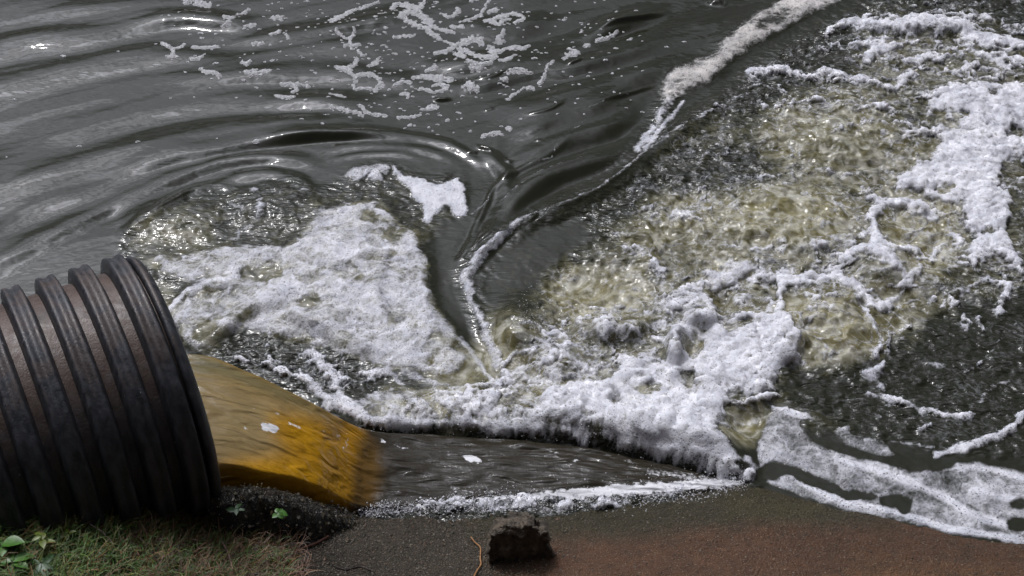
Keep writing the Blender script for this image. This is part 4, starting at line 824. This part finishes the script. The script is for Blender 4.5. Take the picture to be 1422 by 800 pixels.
# ------------------------------------------------------------------ stump
def stump():
    ol = [(395, 590), (392, 470), (398, 380), (402, 310), (430, 235), (500, 172), (560, 180), (630, 165), (690, 172), (712, 132), (745, 140), (778, 152), (790, 215), (805, 265), (835, 300), (862, 312), (876, 270), (892, 248), (932, 262), (924, 310), (912, 360), (898, 420), (940, 468), (955, 520), (975, 580), (820, 600), (640, 590), (520, 600)]
    base = on_bank(722, 765); sc = 1/6.665/355
    bm = bmesh.new(); fr = []; bk = []
    for u, v in ol:
        X = (u-680)*sc; Z = (590-v)*sc*1.16
        fr.append(bm.verts.new((X, -.05-.02*math.sin(u*.02), Z-.02))); bk.append(bm.verts.new((X*.93, .04+.02*math.sin(u*.013), Z*.80-.02)))
    bm.faces.new(fr); bm.faces.new(bk[::-1]); n = len(fr)
    for k in range(n): bm.faces.new((fr[k], bk[k], bk[(k+1) % n], fr[(k+1) % n]))
    bmesh.ops.triangulate(bm, faces=bm.faces[:]); bmesh.ops.recalc_face_normals(bm, faces=bm.faces[:])
    me = bpy.data.meshes.new('t'); bm.to_mesh(me); bm.free()
    o = link(me, 'tree_stump', M_STUMP); md = o.modifiers.new('r', 'REMESH'); md.mode = 'VOXEL'; md.voxel_size = .0045
    dg = bpy.context.evaluated_depsgraph_get(); m2 = bpy.data.meshes.new_from_object(o.evaluated_get(dg)); o.modifiers.clear(); o.data = m2
    n = len(m2.vertices); c = np.zeros(n*3, np.float32); m2.vertices.foreach_get('co', c); c = c.reshape(-1, 3)
    nr = np.zeros(n*3, np.float32); m2.vertices.foreach_get('normal', nr); nr = nr.reshape(-1, 3)
    x, y, z = c.T.astype(float)
    d = .016*fbm(x*18+y*13, z*18-y*13, 4, 131)+.010*(ridged(x*50+y*20, z*16+y*20, 3, 133)-.5)
    c = c+nr*d[:, None]+np.stack([.010*gn(z*45, x*8, 135), -.012*np.abs(gn(z*38+x*6, x*10, 137)), .008*gn(x*40, z*10, 139)], 1); m2.vertices.foreach_set('co', c.ravel().astype(np.float32)); m2.polygons.foreach_set('use_smooth', [True]*len(m2.polygons)); m2.update()
    if not m2.materials: m2.materials.append(M_STUMP)
    o.location = base; o.rotation_euler = (R(-4), 0, R(4))
    tag(o, 'jagged dark rotten stump with a horn at its right, standing on the concrete bank', 'stump')
stump()

# ------------------------------------------------------------------ vegetation
def tube(pts, r0, r1, seg=6):
    co, f = [], []
    for i, p in enumerate(pts):
        p = Vector(p); d = (Vector(pts[min(i+1, len(pts)-1)])-Vector(pts[max(i-1, 0)])).normalized()
        a = d.orthogonal().normalized(); b = d.cross(a); r = r0+(r1-r0)*i/(len(pts)-1)
        for k in range(seg): t = 2*math.pi*k/seg; co.append(tuple(p+(a*math.cos(t)+b*math.sin(t))*r))
    for i in range(len(pts)-1):
        for k in range(seg): k2 = (k+1) % seg; f.append((i*seg+k, i*seg+k2, (i+1)*seg+k2, (i+1)*seg+k))
    return co, f
def twig(px, lab, col, r0, r1, lift=.01, cat='twig', name='twig'):
    pts = []
    for i, q in enumerate(smooth(px, 5)):
        p = on_bank(q[0], q[1]); pts.append((p.x, p.y, p.z+lift+(q[2] if len(q) > 2 else 0)))
    co, f = tube(pts, r0, r1); me = bpy.data.meshes.new(name); me.from_pydata(co, [], f); me.polygons.foreach_set('use_smooth', [True]*len(f))
    s = mat_simple('twig bark '+lab[:14], tuple(c*.6 for c in col), col, 60, .6, .002)
    return tag(link(me, name, s), lab, cat)
twig([(654, 748), (660, 756), (667, 763), (667, 778), (668, 786), (663, 794), (657, 806)], 'orange crooked twig on the concrete, left of the dark stump', (.38, .19, .07), .0024, .0034)
twig([(424, 738), (414, 748), (400, 758), (385, 766), (372, 776)], 'thin pale-tipped twig sloping over the dark ground below the rock ledge', (.12, .09, .06), .003, .002, .02)
twig([(374, 722), (366, 734), (358, 746), (352, 756)], 'short tan dead stalk leaning out of the brown roots', (.28, .17, .10), .003, .002, .03)
twig([(456, 747), (440, 756), (424, 762), (410, 768), (396, 772)], 'reddish brown root lying on the dark silt near the ledge', (.12, .045, .025), .006, .003, .008)
twig([(130, 745), (145, 754), (155, 764), (162, 772)], 'grey bent stick in the grass below the pipe', (.12, .09, .07), .003, .002, .06)
twig([(190, 737), (205, 733), (214, 729)], 'short pale straw at the foot of the pipe', (.3, .22, .16), .002, .001, .06)
twig([(310, 765), (318, 778), (322, 790), (326, 805)], 'pink-grey dead stalk among the brown roots at the bottom edge', (.25, .15, .11), .004, .0025, .05)
twig([(520, 795), (500, 788), (480, 792), (462, 786)], 'thin dark root strand flat on the silt at the bottom edge', (.03, .02, .015), .003, .002, .003)
def in_poly(u, v, P):
    ins = np.zeros(len(u), bool)
    for (x1, y1), (x2, y2) in zip(P, P[1:]+P[:1]):
        if y1 != y2: ins ^= ((y1 > v) != (y2 > v)) & (u < (x2-x1)*(v-y1)/(y2-y1)+x1)
    return ins
def blades(name, P, n, cols, length, width, curl, label, cat, seed, flat=.3):
    r = np.random.default_rng(seed); us = np.array([p[0] for p in P]); vv = np.array([p[1] for p in P])
    u = r.uniform(us.min(), us.max(), n); v = r.uniform(vv.min(), vv.max(), n); k = in_poly(u, v, P); u, v = u[k], v[k]
    p0 = np.array([tuple(at(a, b, .25)) for a, b in zip(u, v)])
    for _ in range(3):
        z = bank_z(p0[:, 0], p0[:, 1])[0]; p0 = np.array([tuple(at(a, b, c)) for a, b, c in zip(u, v, z)])
    n = len(u); co = np.zeros((n, 5, 2, 3)); th = r.uniform(0, 2*np.pi, n); L = length*(.4+r.random(n)); el_ = r.uniform(flat, 1.4, n); wv_ = width*(.5+r.random(n))
    pos = p0.copy(); pos[:, 2] -= .01; bend = r.normal(0, curl, n)
    for i in range(5):
        w_ = wv_*(1-i/4.3); sdx, sdy = -np.sin(th), np.cos(th)
        for s_ in (0, 1):
            sg = (s_-.5)*2*w_; co[:, i, s_, 0] = pos[:, 0]+sdx*sg; co[:, i, s_, 1] = pos[:, 1]+sdy*sg; co[:, i, s_, 2] = pos[:, 2]
        pos[:, 0] += np.cos(th)*np.cos(el_)*L/4; pos[:, 1] += np.sin(th)*np.cos(el_)*L/4; pos[:, 2] += np.sin(el_)*L/4
        el_ -= np.abs(r.normal(.35, .25, n)); th += bend
    b = (np.arange(n)*10)[:, None]; f = np.concatenate([b+np.array([[2*i, 2*i+1, 2*i+3, 2*i+2]]) for i in range(4)], 0)
    cols = np.array(cols); c = cols[r.integers(0, len(cols), n)]*r.uniform(.5, 1.3, (n, 1)); c = np.repeat(c, 10, 0)
    return tag(link(np_mesh(name, co.reshape(-1, 3), f, dict(tint=c)), name, M_VEG), label, cat, None, 'stuff')
GR = [(-120, 716), (0, 704), (60, 716), (180, 722), (300, 728), (380, 748), (400, 800), (400, 900), (-150, 900)]
blades('grass', GR, 30000, [(.05, .12, .010), (.08, .15, .018), (.12, .13, .02), (.15, .08, .02), (.035, .09, .010)], .085, .0032, .25, 'short tangled mossy grass growing on the bank below the pipe', 'grass', 11)
blades('ground_leaves', GR[:5]+[(300, 900), (-150, 900)], 3800, [(.05, .14, .012), (.08, .17, .02), (.10, .12, .02), (.03, .08, .01)], .028, .0065, .3, 'tiny green ground leaves scattered through the grass', 'ground cover', 15, .2)
blades('dead_roots', [(180, 735), (260, 722), (330, 738), (400, 752), (420, 800), (400, 900), (230, 900), (190, 800)], 11000, [(.16, .075, .04), (.12, .05, .025), (.22, .13, .07), (.06, .03, .018)], .10, .0026, .6, 'mat of dead reddish brown roots and stems right of the grass', 'dead roots', 12, .1)
blades('ledge_moss', [(330, 706), (380, 704), (440, 716), (470, 735), (400, 742), (330, 728)], 1500, [(.05, .07, .015), (.03, .04, .012), (.09, .08, .03)], .045, .0022, .3, 'sparse dark moss below the wet rock ledge', 'moss', 13)
blades('dry_stems', [(180, 690), (290, 700), (300, 730), (150, 726)], 420, [(.14, .10, .06), (.09, .08, .03), (.10, .06, .04)], .2, .0014, .25, 'thin dry stems rising against the foot of the pipe', 'dry stems', 14, .8)
def leaf_mesh(L, W, n=7, fold=.15, rnd=1.0):
    co, f = [], []
    for i in range(n+1):
        t = i/n; w_ = W*(math.sin(math.pi*min(1, t**rnd))**.8)*.5+.0003; z = -.25*L*t*t
        co += [(t*L, -w_, z+w_*fold*2), (t*L, 0, z), (t*L, w_, z+w_*fold*2)]
    for i in range(n):
        for k in (0, 1): f.append((i*3+k, i*3+k+1, i*3+4+k, i*3+3+k))
    me = bpy.data.meshes.new('leaf'); me.from_pydata(co, [], f); me.polygons.foreach_set('use_smooth', [True]*len(f)); return me
def mat_leaf(name, c): 
    s = NT(name); n = s.noise(60, 3); return s.set(Base_Color=s.mix(s.mr(n, .3, .7), c, tuple(x*.6 for x in c)), Roughness=.45)
M_LF = [mat_leaf('leaf green', (.05, .15, .012)), mat_leaf('leaf dark green', (.02, .065, .012)), mat_leaf('leaf yellow green', (.11, .15, .015))]
pl_i = 0
def weed(u, v, leaves, L, W, m, label, h=.04, rnd=1.0, z=None):
    global pl_i; pl_i += 1; r = random.Random(pl_i*13)
    b = on_bank(u, v) if z is None else at(u, v, z); root = empty('weed', b); tag(root, label, 'weed', 'broad-leaved weeds on the bank')
    me = leaf_mesh(L, W, rnd=rnd); me.materials.append(M_LF[m])
    top = (r.uniform(-.01, .01), r.uniform(-.01, .01), h); co, f = tube([(0, 0, -.02), (top[0]*.5, top[1]*.5, h*.5), top], .0022, .0012, 5)
    sm = bpy.data.meshes.new('stem'); sm.from_pydata(co, [], f); sm.materials.append(M_LF[1]); s = bpy.data.objects.new('stem', sm); C.objects.link(s); s.parent = root
    for k in range(leaves):
        o = bpy.data.objects.new('leaf', me); C.objects.link(o); o.parent = root
        o.location = (top[0], top[1], h*(.55+.45*r.random())); o.rotation_euler = (r.uniform(-.4, .4), r.uniform(-.5, .15), 2*math.pi*k/leaves+r.uniform(-.4, .4)); o.scale = [r.uniform(.7, 1.2)]*3
for a in ((298, 712, 4, .07, .028, 0, 'leafy weed with two broad pointed leaves under the rim of the pipe', .05, 1., .30),
          (236, 728, 5, .055, .022, 1, 'dark weed in the shadow at the foot of the pipe', .05, 1., .27),
          (332, 713, 4, .035, .018, 1, 'small dark sprig on the left end of the ledge', .03, 1., .40),
          (384, 716, 5, .03, .022, 0, 'small round-leaved green sprig at the middle of the ledge', .03, 1., .33),
          (455, 722, 4, .03, .012, 2, 'yellowish sprig growing at the right end of the ledge', .03),
          (-4, 716, 5, .07, .06, 2, 'pale round-leaved weed half out of frame, highest at the left edge', .07),
          (4, 742, 4, .06, .055, 0, 'bright round-leaved weed at the left edge of the grass', .06),
          (2, 775, 5, .065, .05, 0, 'bright green weed just below the round-leaved ones at the left edge', .06),
          (24, 790, 6, .06, .035, 0, 'spreading green weed in the bottom left corner', .05),
          (62, 796, 6, .055, .02, 1, 'narrow-leaved dark weed beside the bottom left corner', .06),
          (60, 770, 5, .04, .02, 2, 'upright yellow green shoot in the grass', .08),
          (206, 796, 4, .035, .018, 0, 'single green sprig among brown roots at the bottom edge', .04),
          (150, 780, 5, .035, .02, 1, 'low dark green weed in the middle of the grass', .04),
          (100, 752, 5, .03, .014, 2, 'tiny light green sprig in the middle of the grass', .05)): weed(*a)

# ------------------------------------------------------------------ grit and pebbles on the bank
def pebbles():
    r = np.random.default_rng(21); oc = np.array([(1, 0, 0), (-1, 0, 0), (0, 1, 0), (0, -1, 0), (0, 0, 1), (0, 0, -1)], float)
    of = np.array([(0, 2, 4), (2, 1, 4), (1, 3, 4), (3, 0, 4), (2, 0, 5), (1, 2, 5), (3, 1, 5), (0, 3, 5)])
    n = 15000; u = np.r_[r.uniform(380, 760, n), r.uniform(400, 1500, n)]; v = np.r_[700+r.random(n)*130, r.uniform(676, 840, n)]
    P = np.array([tuple(at(a, b, .06)) for a, b in zip(u, v)]); z, d = bank_z(P[:, 0], P[:, 1]); P[:, 2] = z
    k = d > -.01; P = P[k]; n = len(P); S = .0008+.0042*r.random(n)**5
    co = P[:, None, :]+oc[None]*S[:, None, None]*r.uniform(.6, 1.4, (n, 6, 1))*np.array([1, 1, .7]); f = of[None]+(np.arange(n)*6)[:, None, None]
    pal = np.array([(.10, .08, .06), (.05, .045, .035), (.2, .17, .13), (.14, .08, .05), (.03, .028, .022)]); c = np.repeat(pal[r.integers(0, 5, n)]*r.uniform(.6, 1.2, (n, 1)), 6, 0)
    m_ = 420; u = r.uniform(300, 800, m_); v = 700+r.random(m_)*125; P2 = np.array([tuple(at(a, b, .06)) for a, b in zip(u, v)]); z2, d2 = bank_z(P2[:, 0], P2[:, 1]); P2[:, 2] = z2; P2 = P2[d2 > .01]; m_ = len(P2)
    S2 = .003+.007*r.random(m_)**3; co2 = P2[:, None, :]+oc[None]*S2[:, None, None]*r.uniform(.6, 1.5, (m_, 6, 1))*np.array([1, 1, .6]); f = np.concatenate([f.reshape(-1, 3), (of[None]+(np.arange(m_)*6)[:, None, None]+len(co)*6).reshape(-1, 3)])
    c = np.concatenate([c, np.repeat(pal[r.integers(0, 5, m_)]*.7, 6, 0)]); co = np.concatenate([co, co2])
    tag(link(np_mesh('grit', co.reshape(-1, 3), f.reshape(-1, 3), dict(tint=c)), 'grit', M_PEB), 'fine grit and small pebbles scattered over the wet bank', 'grit', None, 'stuff')
pebbles()
